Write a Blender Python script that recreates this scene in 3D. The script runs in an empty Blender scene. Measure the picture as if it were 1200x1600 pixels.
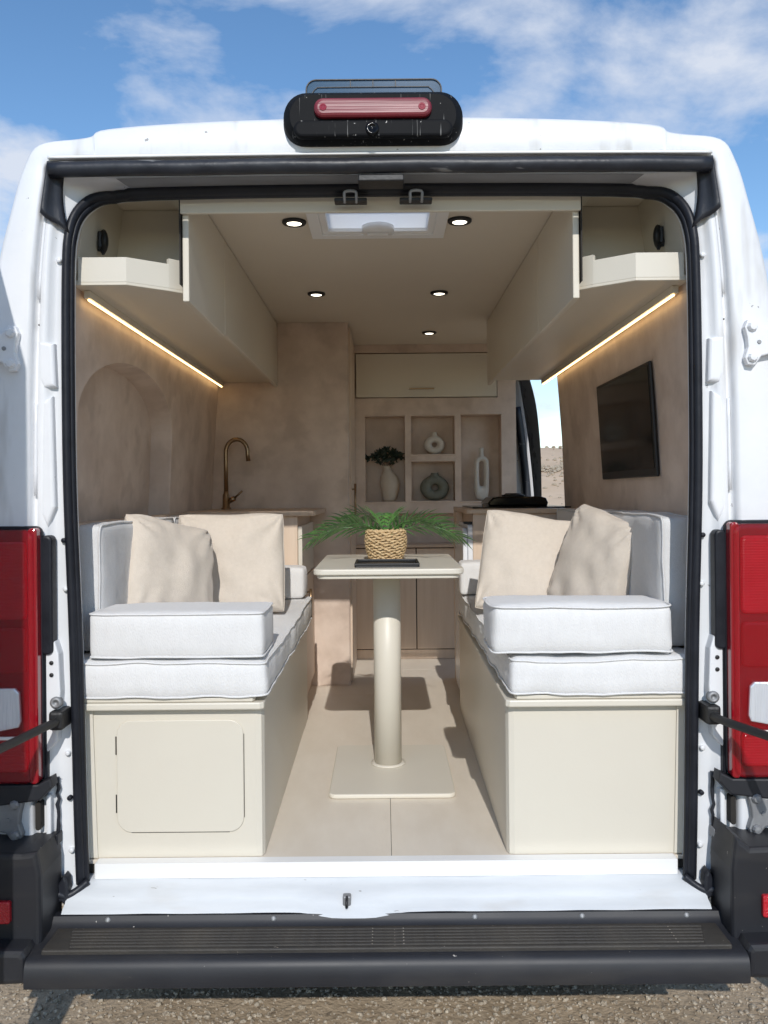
import bpy, bmesh, math, random
from mathutils import Vector, Matrix, noise
random.seed(7)
sc = bpy.context.scene
C = sc.collection
R = math.radians

# ------------------------------------------------------------------ camera, sky, sun, exposure
cd = bpy.data.cameras.new('camera'); cam = bpy.data.objects.new('camera', cd); C.objects.link(cam)
cam.location = (0.003, -2.2, 1.55)
cam.rotation_euler = (R(90), R(0.5), 0)
cd.sensor_fit = 'VERTICAL'; cd.sensor_height = 24.0; cd.lens = 19.5
cd.shift_y = -0.01875; cd.clip_start = 0.05; cd.clip_end = 1500
sc.camera = cam

SUN = Vector((-0.045, 1.0, -0.655)).normalized()          # direction the light travels
w = bpy.data.worlds.new('World'); sc.world = w; w.use_nodes = True
nt = w.node_tree; N = nt.nodes; L = nt.links
bg = N['Background']; bg.inputs['Strength'].default_value = 0.15
sky = N.new('ShaderNodeTexSky'); sky.sky_type = 'NISHITA'; sky.sun_disc = False
sky.sun_elevation = math.asin(-SUN.z); sky.sun_rotation = math.atan2(-SUN.x, -SUN.y)
sky.air_density = 1.0; sky.dust_density = 0.0; sky.ozone_density = 1.5
tc = N.new('ShaderNodeTexCoord')
sep = N.new('ShaderNodeSeparateXYZ'); L.new(tc.outputs['Generated'], sep.inputs[0])
za = N.new('ShaderNodeMath'); za.operation = 'MAXIMUM'; L.new(sep.outputs['Z'], za.inputs[0]); za.inputs[1].default_value = 0.0
zb = N.new('ShaderNodeMath'); zb.operation = 'ADD'; L.new(za.outputs[0], zb.inputs[0]); zb.inputs[1].default_value = 0.22
dv = N.new('ShaderNodeVectorMath'); dv.operation = 'DIVIDE'; L.new(tc.outputs['Generated'], dv.inputs[0])
cmb = N.new('ShaderNodeCombineXYZ')
for i in range(3): L.new(zb.outputs[0], cmb.inputs[i])
L.new(cmb.outputs[0], dv.inputs[1])
mp = N.new('ShaderNodeMapping'); L.new(dv.outputs[0], mp.inputs[0]); mp.inputs['Location'].default_value = (0.35, 3.1, 0.0); mp.inputs['Scale'].default_value = (1, 1, 0)
nz = N.new('ShaderNodeTexNoise'); nz.inputs['Scale'].default_value = 2.0; nz.inputs['Detail'].default_value = 12; nz.inputs['Roughness'].default_value = 0.58; nz.inputs['Distortion'].default_value = 0.25
L.new(mp.outputs[0], nz.inputs['Vector'])
rp = N.new('ShaderNodeValToRGB'); rp.color_ramp.elements[0].position = 0.47; rp.color_ramp.elements[1].position = 0.63
rp.color_ramp.elements[0].color = (0, 0, 0, 1); rp.color_ramp.elements[1].color = (0.9, 0.9, 0.9, 1)
L.new(nz.outputs['Fac'], rp.inputs[0])
mx = N.new('ShaderNodeMixRGB'); hs = N.new('ShaderNodeHueSaturation'); hs.inputs['Saturation'].default_value = 1.17; L.new(sky.outputs[0], hs.inputs['Color'])
L.new(rp.outputs[0], mx.inputs[0]); L.new(hs.outputs[0], mx.inputs[1]); mx.inputs[2].default_value = (4.6, 4.9, 5.5, 1)
L.new(mx.outputs[0], bg.inputs['Color'])

sd = bpy.data.lights.new('sun', 'SUN'); sd.energy = 2.9; sd.angle = R(0.5); sd.color = (1.0, 0.965, 0.915)
sun = bpy.data.objects.new('sun', sd); C.objects.link(sun); sun.location = (0, -10, 12)
sun.rotation_euler = SUN.to_track_quat('-Z', 'Y').to_euler()

sc.view_settings.view_transform = 'Standard'; sc.view_settings.look = 'None'
sc.view_settings.gamma = 1.0; sc.view_settings.exposure = 0.12
sc.render.engine = 'CYCLES'
cy = sc.cycles; cy.max_bounces = 14; cy.diffuse_bounces = 8; cy.glossy_bounces = 4; cy.transmission_bounces = 8
cy.use_denoising = True; cy.sample_clamp_indirect = 6.0; cy.caustics_reflective = False; cy.caustics_refractive = False

# ------------------------------------------------------------------ materials
def mat(name, col, rough=0.5, metal=0.0, col2=None, nscale=6.0, ncontrast=0.25, bump=0.0, bscale=40.0, stretch=(1, 1, 1),
        bstretch=None, coat=0.0, detail=5.0, spec=0.5, emit=None, estr=0.0, sheen=0.0, rvar=0.0):
    m = bpy.data.materials.new(name); m.use_nodes = True
    t = m.node_tree; n = t.nodes; l = t.links; b = n['Principled BSDF']
    b.inputs['Base Color'].default_value = (*col, 1); b.inputs['Roughness'].default_value = rough; b.inputs['Metallic'].default_value = metal
    b.inputs['Coat Weight'].default_value = coat; b.inputs['Specular IOR Level'].default_value = spec
    b.inputs['Sheen Weight'].default_value = sheen
    if emit: b.inputs['Emission Color'].default_value = (*emit, 1); b.inputs['Emission Strength'].default_value = estr
    co = n.new('ShaderNodeTexCoord')
    if col2 or rvar:
        mpn = n.new('ShaderNodeMapping'); mpn.inputs['Scale'].default_value = stretch; l.new(co.outputs['Object'], mpn.inputs[0])
        x = n.new('ShaderNodeTexNoise'); x.inputs['Scale'].default_value = nscale; x.inputs['Detail'].default_value = detail; x.inputs['Roughness'].default_value = 0.62
        l.new(mpn.outputs[0], x.inputs['Vector'])
        r = n.new('ShaderNodeValToRGB'); r.color_ramp.elements[0].position = 0.5 - ncontrast; r.color_ramp.elements[1].position = 0.5 + ncontrast
        c2 = col2 or col
        r.color_ramp.elements[0].color = (*col, 1); r.color_ramp.elements[1].color = (*c2, 1)
        l.new(x.outputs['Fac'], r.inputs[0]); l.new(r.outputs[0], b.inputs['Base Color'])
        if rvar:
            q = n.new('ShaderNodeMapRange'); q.inputs['To Min'].default_value = rough - rvar; q.inputs['To Max'].default_value = rough + rvar
            l.new(x.outputs['Fac'], q.inputs['Value']); l.new(q.outputs[0], b.inputs['Roughness'])
    if bump:
        mb = n.new('ShaderNodeMapping'); mb.inputs['Scale'].default_value = bstretch or stretch; l.new(co.outputs['Object'], mb.inputs[0])
        y = n.new('ShaderNodeTexNoise'); y.inputs['Scale'].default_value = bscale; y.inputs['Detail'].default_value = 4
        l.new(mb.outputs[0], y.inputs['Vector'])
        bp = n.new('ShaderNodeBump'); bp.inputs['Strength'].default_value = bump; bp.inputs['Distance'].default_value = 0.01
        l.new(y.outputs['Fac'], bp.inputs['Height']); l.new(bp.outputs[0], b.inputs['Normal'])
    return m

def speck(m, col, scale=60.0, thr=0.70, rng=0.03, amount=1.0, stretch=(1, 1, 1)):
    """small marks (dust, droppings, chips) over a material's own colour"""
    t = m.node_tree; n = t.nodes; l = t.links; b = n['Principled BSDF']
    co = n.new('ShaderNodeTexCoord'); mpn = n.new('ShaderNodeMapping'); mpn.inputs['Scale'].default_value = stretch
    l.new(co.outputs['Object'], mpn.inputs[0])
    x = n.new('ShaderNodeTexNoise'); x.inputs['Scale'].default_value = scale; x.inputs['Detail'].default_value = 3
    l.new(mpn.outputs[0], x.inputs['Vector'])
    mr = n.new('ShaderNodeMapRange'); mr.inputs['From Min'].default_value = thr; mr.inputs['From Max'].default_value = thr + rng; mr.inputs['To Max'].default_value = amount
    l.new(x.outputs['Fac'], mr.inputs['Value'])
    mixn = n.new('ShaderNodeMixRGB'); l.new(mr.outputs[0], mixn.inputs[0])
    inp = b.inputs['Base Color']
    if inp.is_linked: l.new(inp.links[0].from_socket, mixn.inputs[1])
    else: mixn.inputs[1].default_value = inp.default_value
    mixn.inputs[2].default_value = (*col, 1); l.new(mixn.outputs[0], inp)
    return m

M = {}
M['white'] = mat('white_paint', (0.80, 0.81, 0.83), 0.28, coat=0.35, col2=(0.74, 0.755, 0.78), nscale=2.5, rvar=0.06)
M['white_jamb'] = speck(speck(mat('white_jamb_paint', (0.79, 0.80, 0.82), 0.36, coat=0.15, col2=(0.70, 0.715, 0.735), nscale=5, bump=0.05, bscale=14), (0.16, 0.15, 0.14), 42, 0.735, 0.02, 0.75), (0.42, 0.40, 0.37), 7, 0.60, 0.16, 0.5, (2.5, 1, 0.5))
M['sill'] = speck(speck(mat('white_sill_paint', (0.70, 0.725, 0.75), 0.34, coat=0.2, col2=(0.56, 0.585, 0.61), nscale=4, stretch=(0.6, 2, 5), bump=0.08, bscale=9, bstretch=(1, 1, 1)), (0.22, 0.20, 0.18), 50, 0.72, 0.02, 0.7, (0.4, 1, 1.5)), (0.45, 0.40, 0.34), 9, 0.62, 0.2, 0.35, (0.5, 1, 2))
M['header_shade'] = mat('header_shade_grey', (0.20, 0.205, 0.215), 0.55, col2=(0.33, 0.335, 0.345), nscale=7, stretch=(0.4, 1, 2))  # shade of the white header channel, put into the colour as grey
M['strip'] = mat('white_plastic', (0.82, 0.82, 0.81), 0.35)
M['rubber'] = mat('black_rubber', (0.007, 0.008, 0.012), 0.45, col2=(0.016, 0.018, 0.025), nscale=14, bump=0.12, bscale=35, spec=0.28, rvar=0.1)
M['rubber_old'] = speck(mat('dusty_rubber', (0.009, 0.010, 0.015), 0.42, col2=(0.028, 0.031, 0.040), nscale=9, bump=0.25, bscale=22, rvar=0.1, spec=0.4), (0.3, 0.3, 0.3), 30, 0.68, 0.06, 0.6, (0.3, 1, 1))
M['plastic'] = speck(mat('black_plastic', (0.010, 0.011, 0.015), 0.5, col2=(0.016, 0.0175, 0.023), nscale=5, bump=0.04, bscale=600, rvar=0.08), (0.5, 0.47, 0.43), 90, 0.745, 0.015, 0.8)
M['plastic'] = speck(M['plastic'], (0.06, 0.055, 0.05), 6, 0.52, 0.25, 0.4, (0.5, 1, 2))
M['tread'] = speck(mat('dusty_step_plastic', (0.014, 0.014, 0.016), 0.6, col2=(0.060, 0.052, 0.042), nscale=5, ncontrast=0.3, stretch=(1, 3, 1), bump=0.2, bscale=200), (0.42, 0.37, 0.31), 75, 0.71, 0.03, 0.8)
M['housing'] = speck(speck(mat('dirty_black_housing', (0.004, 0.0045, 0.006), 0.6, col2=(0.007, 0.0075, 0.009), nscale=8, rvar=0.08, spec=0.12), (0.6, 0.58, 0.55), 95, 0.70, 0.03, 0.8), (0.35, 0.35, 0.34), 60, 0.66, 0.06, 0.5, (3.0, 1, 0.12))
M['shade'] = mat('smoked_shield', (0.05, 0.10, 0.16), 0.12)
M['shade'].node_tree.nodes['Principled BSDF'].inputs['Alpha'].default_value = 0.72
M['cream'] = mat('cream_paint', (0.665, 0.625, 0.535), 0.42, col2=(0.64, 0.595, 0.51), nscale=3, bump=0.02, bscale=120)
M['cabinet'] = mat('greige_cabinet_paint', (0.68, 0.63, 0.53), 0.42, col2=(0.65, 0.60, 0.505), nscale=2, bump=0.02, bscale=120)
M['ceiling'] = mat('greige_ceiling', (0.69, 0.63, 0.535), 0.5, col2=(0.66, 0.60, 0.51), nscale=2)
M['cement'] = mat('microcement', (0.56, 0.445, 0.365), 0.5, col2=(0.70, 0.58, 0.49), nscale=4.5, ncontrast=0.13, bump=0.16, bscale=11, detail=10, rvar=0.1)
M['cement'] = speck(M['cement'], (0.38, 0.29, 0.23), 6.5, 0.53, 0.12, 0.38)
M['wood'] = mat('pale_wood', (0.62, 0.48, 0.36), 0.42, col2=(0.71, 0.575, 0.455), nscale=5, stretch=(9, 9, 0.6), ncontrast=0.3)
M['woodtop'] = mat('worktop_wood', (0.50, 0.37, 0.27), 0.35, col2=(0.60, 0.46, 0.345), nscale=5, stretch=(9, 0.6, 9), ncontrast=0.3)
M['vinyl'] = mat('vinyl_plank', (0.66, 0.585, 0.485), 0.42, col2=(0.755, 0.69, 0.595), nscale=4.5, stretch=(2.2, 0.8, 1), ncontrast=0.28, bump=0.05, bscale=60, detail=8, rvar=0.06)
M['fabric'] = mat('white_linen', (0.75, 0.745, 0.74), 0.9, col2=(0.68, 0.675, 0.67), nscale=60, stretch=(1, 1, 0.25), bump=0.25, bscale=420, bstretch=(1, 1, 0.35), sheen=0.25, ncontrast=0.35)
M['fabric_back'] = mat('grey_linen', (0.69, 0.685, 0.68), 0.9, col2=(0.63, 0.625, 0.62), nscale=60, bump=0.25, bscale=420, sheen=0.2)
M['pillow'] = mat('beige_linen', (0.66, 0.585, 0.50), 0.92, col2=(0.60, 0.53, 0.45), nscale=70, bump=0.3, bscale=380, sheen=0.2)
M['red'] = mat('red_lens', (0.46, 0.004, 0.014), 0.10, col2=(0.17, 0.001, 0.005), nscale=5, coat=1.0, stretch=(1, 1, 0.6), ncontrast=0.13, detail=2)
def ribs(m, scale, strength, axis='Z'):
    t = m.node_tree; n = t.nodes; l = t.links; b = n['Principled BSDF']
    co = n.new('ShaderNodeTexCoord'); wv = n.new('ShaderNodeTexWave'); wv.bands_direction = axis; wv.inputs['Scale'].default_value = scale
    l.new(co.outputs['Object'], wv.inputs['Vector'])
    bp = n.new('ShaderNodeBump'); bp.inputs['Strength'].default_value = strength; bp.inputs['Distance'].default_value = 0.004
    l.new(wv.outputs['Fac'], bp.inputs['Height']); l.new(bp.outputs[0], b.inputs['Normal']); return m
M['red_dark'] = mat('dark_red_lens', (0.26, 0.003, 0.010), 0.12, coat=0.6)
M['red_cell'] = ribs(mat('ribbed_red_lens', (0.62, 0.010, 0.03), 0.16, coat=0.8, col2=(0.45, 0.005, 0.015), nscale=9, ncontrast=0.15), 45, .3)
M['red_cover'] = mat('red_lens_cover', (0.42, 0.002, 0.009), 0.05, coat=1.0); M['red_cover'].node_tree.nodes['Principled BSDF'].inputs['Alpha'].default_value = 0.30
M['red_mirror'] = mat('dark_reflector', (0.25, 0.01, 0.02), 0.2, metal=0.6, coat=0.5)
M['red_top'] = mat('faded_red_lens', (0.13, 0.006, 0.014), 0.4, col2=(0.21, 0.016, 0.03), nscale=5, stretch=(1, 1, 9), bump=0.2, bscale=80, bstretch=(0.02, 1, 1), coat=0.2)
M['reflector'] = mat('red_reflector', (0.50, 0.008, 0.02), 0.15, coat=0.6, bump=0.5, bscale=260)
M['clear'] = mat('clear_lens', (0.62, 0.65, 0.70), 0.08, col2=(0.78, 0.80, 0.83), nscale=40, stretch=(1, 1, 0.1), metal=0.35, coat=0.8, bump=0.3, bscale=160, bstretch=(1, 1, 0.05))
M['steel'] = mat('worn_steel', (0.36, 0.37, 0.38), 0.62, metal=0.7, col2=(0.26, 0.26, 0.27), nscale=20)
M['brass'] = mat('antique_brass', (0.36, 0.25, 0.15), 0.28, metal=0.95, col2=(0.28, 0.19, 0.115), nscale=12)
M['black_gloss'] = mat('black_glass', (0.004, 0.004, 0.005), 0.10, spec=0.22)
M['black_matt'] = mat('matt_black', (0.012, 0.012, 0.013), 0.5, bump=0.1, bscale=90)
M['dark_gap'] = mat('dark_gap', (0.02, 0.017, 0.014), 0.8)
M['white_app'] = mat('white_appliance', (0.80, 0.82, 0.85), 0.25, coat=0.2)
M['vase_cream'] = mat('cream_ceramic', (0.62, 0.55, 0.46), 0.75, col2=(0.56, 0.49, 0.41), nscale=40, bump=0.2, bscale=70)
M['vase_white'] = mat('white_ceramic', (0.68, 0.65, 0.59), 0.7, col2=(0.62, 0.59, 0.53), nscale=40, bump=0.2, bscale=70)
M['vase_grey'] = mat('sage_grey_ceramic', (0.15, 0.16, 0.13), 0.7, col2=(0.20, 0.21, 0.175), nscale=40, bump=0.2, bscale=70)
M['straw'] = mat('seagrass', (0.50, 0.33, 0.16), 0.7, col2=(0.72, 0.54, 0.31), nscale=70, bump=0.4, bscale=240)
M['leaf'] = mat('palm_leaf', (0.018, 0.085, 0.018), 0.32, col2=(0.13, 0.30, 0.07), nscale=45, ncontrast=0.18, sheen=0.1)
M['dark_leaf'] = mat('eucalyptus_leaf', (0.022, 0.042, 0.028), 0.5, col2=(0.05, 0.06, 0.04), nscale=30)
M['twig'] = mat('twig', (0.09, 0.05, 0.03), 0.7)
M['led'] = mat('led_diffuser', (0.9, 0.85, 0.7), 0.5, emit=(1.0, 0.68, 0.32), estr=4.0)
M['lamp'] = mat('lamp_diffuser', (0.9, 0.9, 0.85), 0.5, emit=(1.0, 0.90, 0.72), estr=5.0)
M['soil'] = speck(mat('dry_gravel_soil', (0.31, 0.235, 0.155), 0.95, col2=(0.46, 0.36, 0.25), nscale=5, ncontrast=0.2, bump=0.9, bscale=55, detail=10), (0.10, 0.075, 0.05), 38, 0.6, 0.1, 0.7)
M['sand'] = speck(mat('pale_sand', (0.50, 0.37, 0.25), 0.95, col2=(0.60, 0.46, 0.33), nscale=0.8, bump=0.6, bscale=7, detail=10), (0.33, 0.26, 0.19), 3.0, 0.58, 0.1, 0.6, (0.4, 1, 1))
M['stone'] = mat('pebble', (0.18, 0.14, 0.10), 0.9, col2=(0.56, 0.48, 0.37), nscale=90, ncontrast=0.16, bump=0.5, bscale=90)
M['tyre'] = mat('tyre_rubber', (0.02, 0.02, 0.02), 0.8)
# translucent roof-vent pane
def translucent():
    m = bpy.data.materials.new('milky_acrylic'); m.use_nodes = True; t = m.node_tree; n = t.nodes; l = t.links
    n.remove(n['Principled BSDF']); out = n['Material Output']
    a = n.new('ShaderNodeBsdfTranslucent'); a.inputs[0].default_value = (0.93, 0.94, 0.95, 1)
    d = n.new('ShaderNodeBsdfDiffuse'); d.inputs[0].default_value = (0.8, 0.8, 0.8, 1)
    mm = n.new('ShaderNodeMixShader'); mm.inputs[0].default_value = 0.12
    l.new(a.outputs[0], mm.inputs[1]); l.new(d.outputs[0], mm.inputs[2]); l.new(mm.outputs[0], out.inputs[0])
    return m
M['acrylic'] = translucent()
M['clear_acrylic'] = mat('clear_acrylic', (0.9, 0.92, 0.95), 0.1); M['clear_acrylic'].node_tree.nodes['Principled BSDF'].inputs['Alpha'].default_value = 0.15

# ------------------------------------------------------------------ geometry helpers
WL = {}                                   # world location of each object's origin
def link(o, loc, parent):
    C.objects.link(o); WL[o] = Vector(loc)
    if parent: o.parent = parent; o.location = Vector(loc) - WL[parent]
    else: o.location = loc
    return o
def tag(o, label, cat, group=None):
    o['label'] = label; o['category'] = cat
    if group: o['group'] = group
    return o
def thing(name, label, cat, loc, group=None):
    o = bpy.data.objects.new(name, None); o.empty_display_size = 0.1
    link(o, loc, None); return tag(o, label, cat, group)
def mesh(name, verts, faces, m, parent=None, smooth=False, recalc=True):
    """one mesh object, its origin at the bottom centre of its box"""
    vs = [Vector(v) for v in verts]
    lo = Vector([min(v[i] for v in vs) for i in range(3)]); hi = Vector([max(v[i] for v in vs) for i in range(3)])
    org = Vector(((lo.x + hi.x) / 2, (lo.y + hi.y) / 2, lo.z))
    me = bpy.data.meshes.new(name); me.from_pydata([v - org for v in vs], [], faces); me.validate()
    if recalc:
        bm = bmesh.new(); bm.from_mesh(me); bmesh.ops.recalc_face_normals(bm, faces=bm.faces); bm.to_mesh(me); bm.free()
    if smooth: me.polygons.foreach_set('use_smooth', [True] * len(me.polygons))
    me.materials.append(M[m] if isinstance(m, str) else m)
    o = bpy.data.objects.new(name, me); return link(o, org, parent)
class MB:
    def __init__(s): s.v = []; s.f = []
    def add(s, vs, fs):
        k = len(s.v); s.v += [Vector(v) for v in vs]; s.f += [tuple(i + k for i in f) for f in fs]; return s
    def box(s, x0, x1, y0, y1, z0, z1, bev=0.0, seg=2, mtx=None):
        bm = bmesh.new(); bmesh.ops.create_cube(bm, size=1.0)
        for v in bm.verts: v.co = Vector(((x0 + x1) / 2 + v.co.x * (x1 - x0), (y0 + y1) / 2 + v.co.y * (y1 - y0), (z0 + z1) / 2 + v.co.z * (z1 - z0)))
        if bev: bmesh.ops.bevel(bm, geom=list(bm.edges), offset=bev, segments=seg, profile=0.5, affect='EDGES')
        return s.bm(bm, mtx)
    def bm(s, bm, mtx=None):
        bm.verts.index_update()
        vs = [(mtx @ v.co) if mtx else v.co.copy() for v in bm.verts]
        s.add(vs, [tuple(v.index for v in f.verts) for f in bm.faces]); bm.free(); return s
    def tube(s, path, r, sides=8, closed=False, rx=None, ups=None, cap=True):
        P = [Vector(p) for p in path]; n = len(P); rings = []; prev = None
        for i, p in enumerate(P):
            if closed: t = P[(i + 1) % n] - P[i - 1]
            else: t = P[min(i + 1, n - 1)] - P[max(i - 1, 0)]
            t = t.normalized() if t.length > 1e-9 else Vector((0, 0, 1))
            if prev is None:
                a = Vector((0, 1, 0)) if abs(t.y) < 0.9 else Vector((1, 0, 0))
            else: a = prev
            a = (a - t * a.dot(t)).normalized(); b = t.cross(a); prev = a
            ri = r[i] if isinstance(r, (list, tuple)) else r
            rb = ri if rx is None else rx
            rings.append([p + a * (math.cos(q) * ri) + b * (math.sin(q) * rb) for q in [2 * math.pi * k / sides for k in range(sides)]])
        vs = [v for g in rings for v in g]; fs = []
        for i in range(n if closed else n - 1):
            j = (i + 1) % n
            for k in range(sides): k2 = (k + 1) % sides; fs.append((i * sides + k, i * sides + k2, j * sides + k2, j * sides + k))
        if not closed and cap: fs += [tuple(range(sides)), tuple((n - 1) * sides + k for k in range(sides))]
        return s.add(vs, fs)
    def lathe(s, prof, c, n=24, sy=1.0, cap=True, ax='z'):
        vs = []; fs = []
        for (r, h) in prof:
            for k in range(n):
                a = 2 * math.pi * k / n; u, v = r * math.cos(a), r * math.sin(a) * sy
                vs.append(Vector(c) + (Vector((u, v, h)) if ax == 'z' else Vector((u, -h, v)) if ax == 'y' else Vector((h, u, v))))
        for i in range(len(prof) - 1):
            for k in range(n): k2 = (k + 1) % n; fs.append((i * n + k, i * n + k2, (i + 1) * n + k2, (i + 1) * n + k))
        if cap: fs += [tuple(range(n)), tuple((len(prof) - 1) * n + k for k in range(n))]
        return s.add(vs, fs)
    def prism(s, poly, a0, a1, ax='z', bev=0.0, seg=2):
        """polygon extruded along an axis; poly given in the other two axes in order (x,y) / (x,z) / (y,z)"""
        def P(p, a): return Vector((p[0], p[1], a)) if ax == 'z' else Vector((p[0], a, p[1])) if ax == 'y' else Vector((a, p[0], p[1]))
        bm = bmesh.new(); n = len(poly)
        lo = [bm.verts.new(P(p, a0)) for p in poly]; hi = [bm.verts.new(P(p, a1)) for p in poly]
        f0 = bm.faces.new(lo); f1 = bm.faces.new(hi[::-1])
        for i in range(n): bm.faces.new((lo[i], lo[(i + 1) % n], hi[(i + 1) % n], hi[i]))
        bmesh.ops.recalc_face_normals(bm, faces=bm.faces)
        if bev:
            es = [e for e in bm.edges if (e in f0.edges or e in f1.edges)]
            bmesh.ops.bevel(bm, geom=es, offset=bev, segments=seg, profile=0.5, affect='EDGES')
        return s.bm(bm)
    def build(s, name, m, parent=None, smooth=False): return mesh(name, s.v, s.f, m, parent, smooth)
def box(name, x0, x1, y0, y1, z0, z1, m, parent=None, bev=0.0, seg=2): return MB().box(x0, x1, y0, y1, z0, z1, bev, seg).build(name, m, parent)
def rrect(x0, x1, z0, z1, r, n=6):
    out = []
    for cx, cz, a0 in ((x1 - r, z1 - r, 0), (x0 + r, z1 - r, 90), (x0 + r, z0 + r, 180), (x1 - r, z0 + r, 270)):
        for k in range(n + 1):
            a = R(a0 + 90 * k / n); out.append((cx + r * math.cos(a), cz + r * math.sin(a)))
    return out
def crom(pts, per=6):
    P = [Vector(p) for p in pts]; out = []
    for i in range(len(P) - 1):
        a = P[max(i - 1, 0)]; b = P[i]; c = P[i + 1]; d = P[min(i + 2, len(P) - 1)]
        for k in range(per):
            t = k / per
            out.append(0.5 * ((2 * b) + (c - a) * t + (2 * a - 5 * b + 4 * c - d) * t * t + (3 * b - a - 3 * c + d) * t ** 3))
    out.append(P[-1]); return out
def nz3(x, y, z, s): return noise.noise(Vector((x * s, y * s, z * s)))

# ------------------------------------------------------------------ ground
def hgt(x, y):
    d = max(0.0, y - 4.2)
    t = min(1.0, d / 20.0); t = t * t * (3 - 2 * t)
    h = 2.85 * t + 0.15 * t * nz3(x, y, 0.3, 0.35) + 0.12 * max(0, min(1, (y - 15) / 4)) * nz3(x, y, 1.7, 0.9)
    far = max(0.0, y - 28); h += min(far, 60) * 0.012
    near = 0.012 * nz3(x, y, 0, 3.1) + 0.006 * nz3(x, y, 5, 11)
    return h + near + 0.02
def axis(lo, hi, fine_lo, fine_hi, fs, g):
    out = [fine_lo]; 
    while out[-1] < fine_hi: out.append(out[-1] + fs)
    st = fs; 
    while out[-1] < hi: st *= g; out.append(out[-1] + st)
    st = fs; left = [fine_lo]
    while left[-1] > lo: st *= g; left.append(left[-1] - st)
    return left[:0:-1] + out
gx = axis(-400, 400, -1.4, 1.4, 0.045, 1.16); gy = axis(-60, 700, -0.4, 1.2, 0.045, 1.09)
gv = [(x, y, hgt(x, y)) for y in gy for x in gx]; nx = len(gx)
gf = [(j * nx + i, j * nx + i + 1, (j + 1) * nx + i + 1, (j + 1) * nx + i) for j in range(len(gy) - 1) for i in range(nx - 1)]
g = mesh('ground', gv, gf, 'soil', smooth=True); g['kind'] = 'structure'
g.data.materials.append(M['sand'])
for p_ in g.data.polygons:
    if p_.center.y + WL[g].y > 6.5: p_.material_index = 1
def blob(s, c, r, sq):
    bm = bmesh.new(); bmesh.ops.create_icosphere(bm, subdivisions=1, radius=1.0)
    rot = Matrix.Rotation(random.uniform(0, 6.28), 3, 'Z') @ Matrix.Rotation(random.uniform(-.5, .5), 3, 'X')
    for v in bm.verts: v.co = rot @ Vector((v.co.x * r * random.uniform(.75, 1.2), v.co.y * r * random.uniform(.6, 1.0), v.co.z * r * sq * random.uniform(.8, 1.1))) + Vector(c)
    s.bm(bm)
pb = MB()
for i in range(11000):
    x, y = random.uniform(-1.35, 1.35), random.uniform(0.0, 1.0); r = random.choice((.0025, .003, .003, .004, .004, .005, .006, .009)) * random.uniform(.8, 1.3)
    blob(pb, (x, y, hgt(x, y) + r * .25), r, 0.6)
for i in range(1500):
    y = random.choice((random.gauss(17.0, .7), random.gauss(8.8, .8), random.uniform(8, 22))); x = y * 0.2 + random.gauss(0, 2.0); r = random.uniform(.015, .07) * (y / 16); blob(pb, (x, y, hgt(x, y) + r * .2), r, .65)
o = pb.build('gravel', 'stone'); o['kind'] = 'stuff'; tag(o, 'loose brown gravel and small stones strewn over the dry ground', 'gravel')

# ------------------------------------------------------------------ van body
van = thing('camper_van', 'white camper van with its rear doors open and a fitted beige interior', 'van', (0, 1.5, 0.02))
OUT = [(1.02, .40), (1.045, .7), (1.060, 1.15), (1.062, 1.55), (1.056, 1.85), (1.030, 2.12), (.978, 2.33), (.947, 2.425), (.905, 2.484), (.80, 2.499), (.765, 2.506), (.715, 2.527), (.45, 2.545), (0, 2.556)]
GRV = [(.925, .42), (.93, .7), (.935, 1.15), (.932, 1.55), (.927, 1.85), (.915, 2.12), (.898, 2.30), (.886, 2.38), (.874, 2.425), (.80, 2.434), (.752, 2.435), (.725, 2.436), (.45, 2.438), (0, 2.44)]
INN = [(.815, .51), (.82, .7), (.828, 1.15), (.840, 1.55), (.842, 1.85), (.840, 2.11), (.834, 2.245), (.818, 2.315), (.785, 2.360), (.735, 2.379), (.68, 2.383), (.62, 2.385), (.4, 2.388), (0, 2.390)]
def contour(pts, per=5):
    h = crom([(p[0], 0, p[1]) for p in pts], per)
    l = [Vector((-p.x, 0, p.z)) for p in h]; r = [Vector((p.x, 0, p.z)) for p in h[-2::-1]]
    return l + r
cO, cG, cI = contour(OUT), contour(GRV), contour(INN)
nc = len(cO)
def mixc(a, b, t, y): return [Vector((p.x * (1 - t) + q.x * t, y, p.z * (1 - t) + q.z * t)) for p, q in zip(a, b)]
def deep(g):
    out = []
    for p in g:
        t = max(0, min(1, (p.z - 2.22) / .12)) * max(0, min(1, (.86 - abs(p.x)) / .12)); q = p.copy()
        if p.y > .011: q.y += .075 * t
        out.append(q)
    return out
def loft(rings, closed=False):
    n = len(rings[0]); v = [p for g in rings for p in g]; f = []
    for i in range(len(rings) - 1):
        for k in range(n - 1): f.append((i * n + k, i * n + k + 1, (i + 1) * n + k + 1, (i + 1) * n + k))
    return v, f
rings = [mixc(cO, cG, 0, .06), mixc(cO, cG, 0.01, .022), mixc(cO, cG, .08, .004), mixc(cO, cG, .2, -.004), mixc(cO, cG, .9, -.010), mixc(cO, cG, .97, -.006), mixc(cO, cG, 1, .004),
         mixc(cG, cI, .02, .022), mixc(cG, cI, .10, .024), mixc(cG, cI, .16, .012), mixc(cG, cI, .34, .014), mixc(cG, cI, .42, .020), mixc(cG, cI, .50, .030), mixc(cG, cI, .60, .033), mixc(cG, cI, .9, .038), mixc(cG, cI, 1, .044), mixc(cG, cI, 1.02, .085)]
rings = [deep(g_) for g_ in rings]
v, f = loft(rings); mesh('rear_frame', v, f, 'white_jamb', van, smooth=True)
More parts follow.
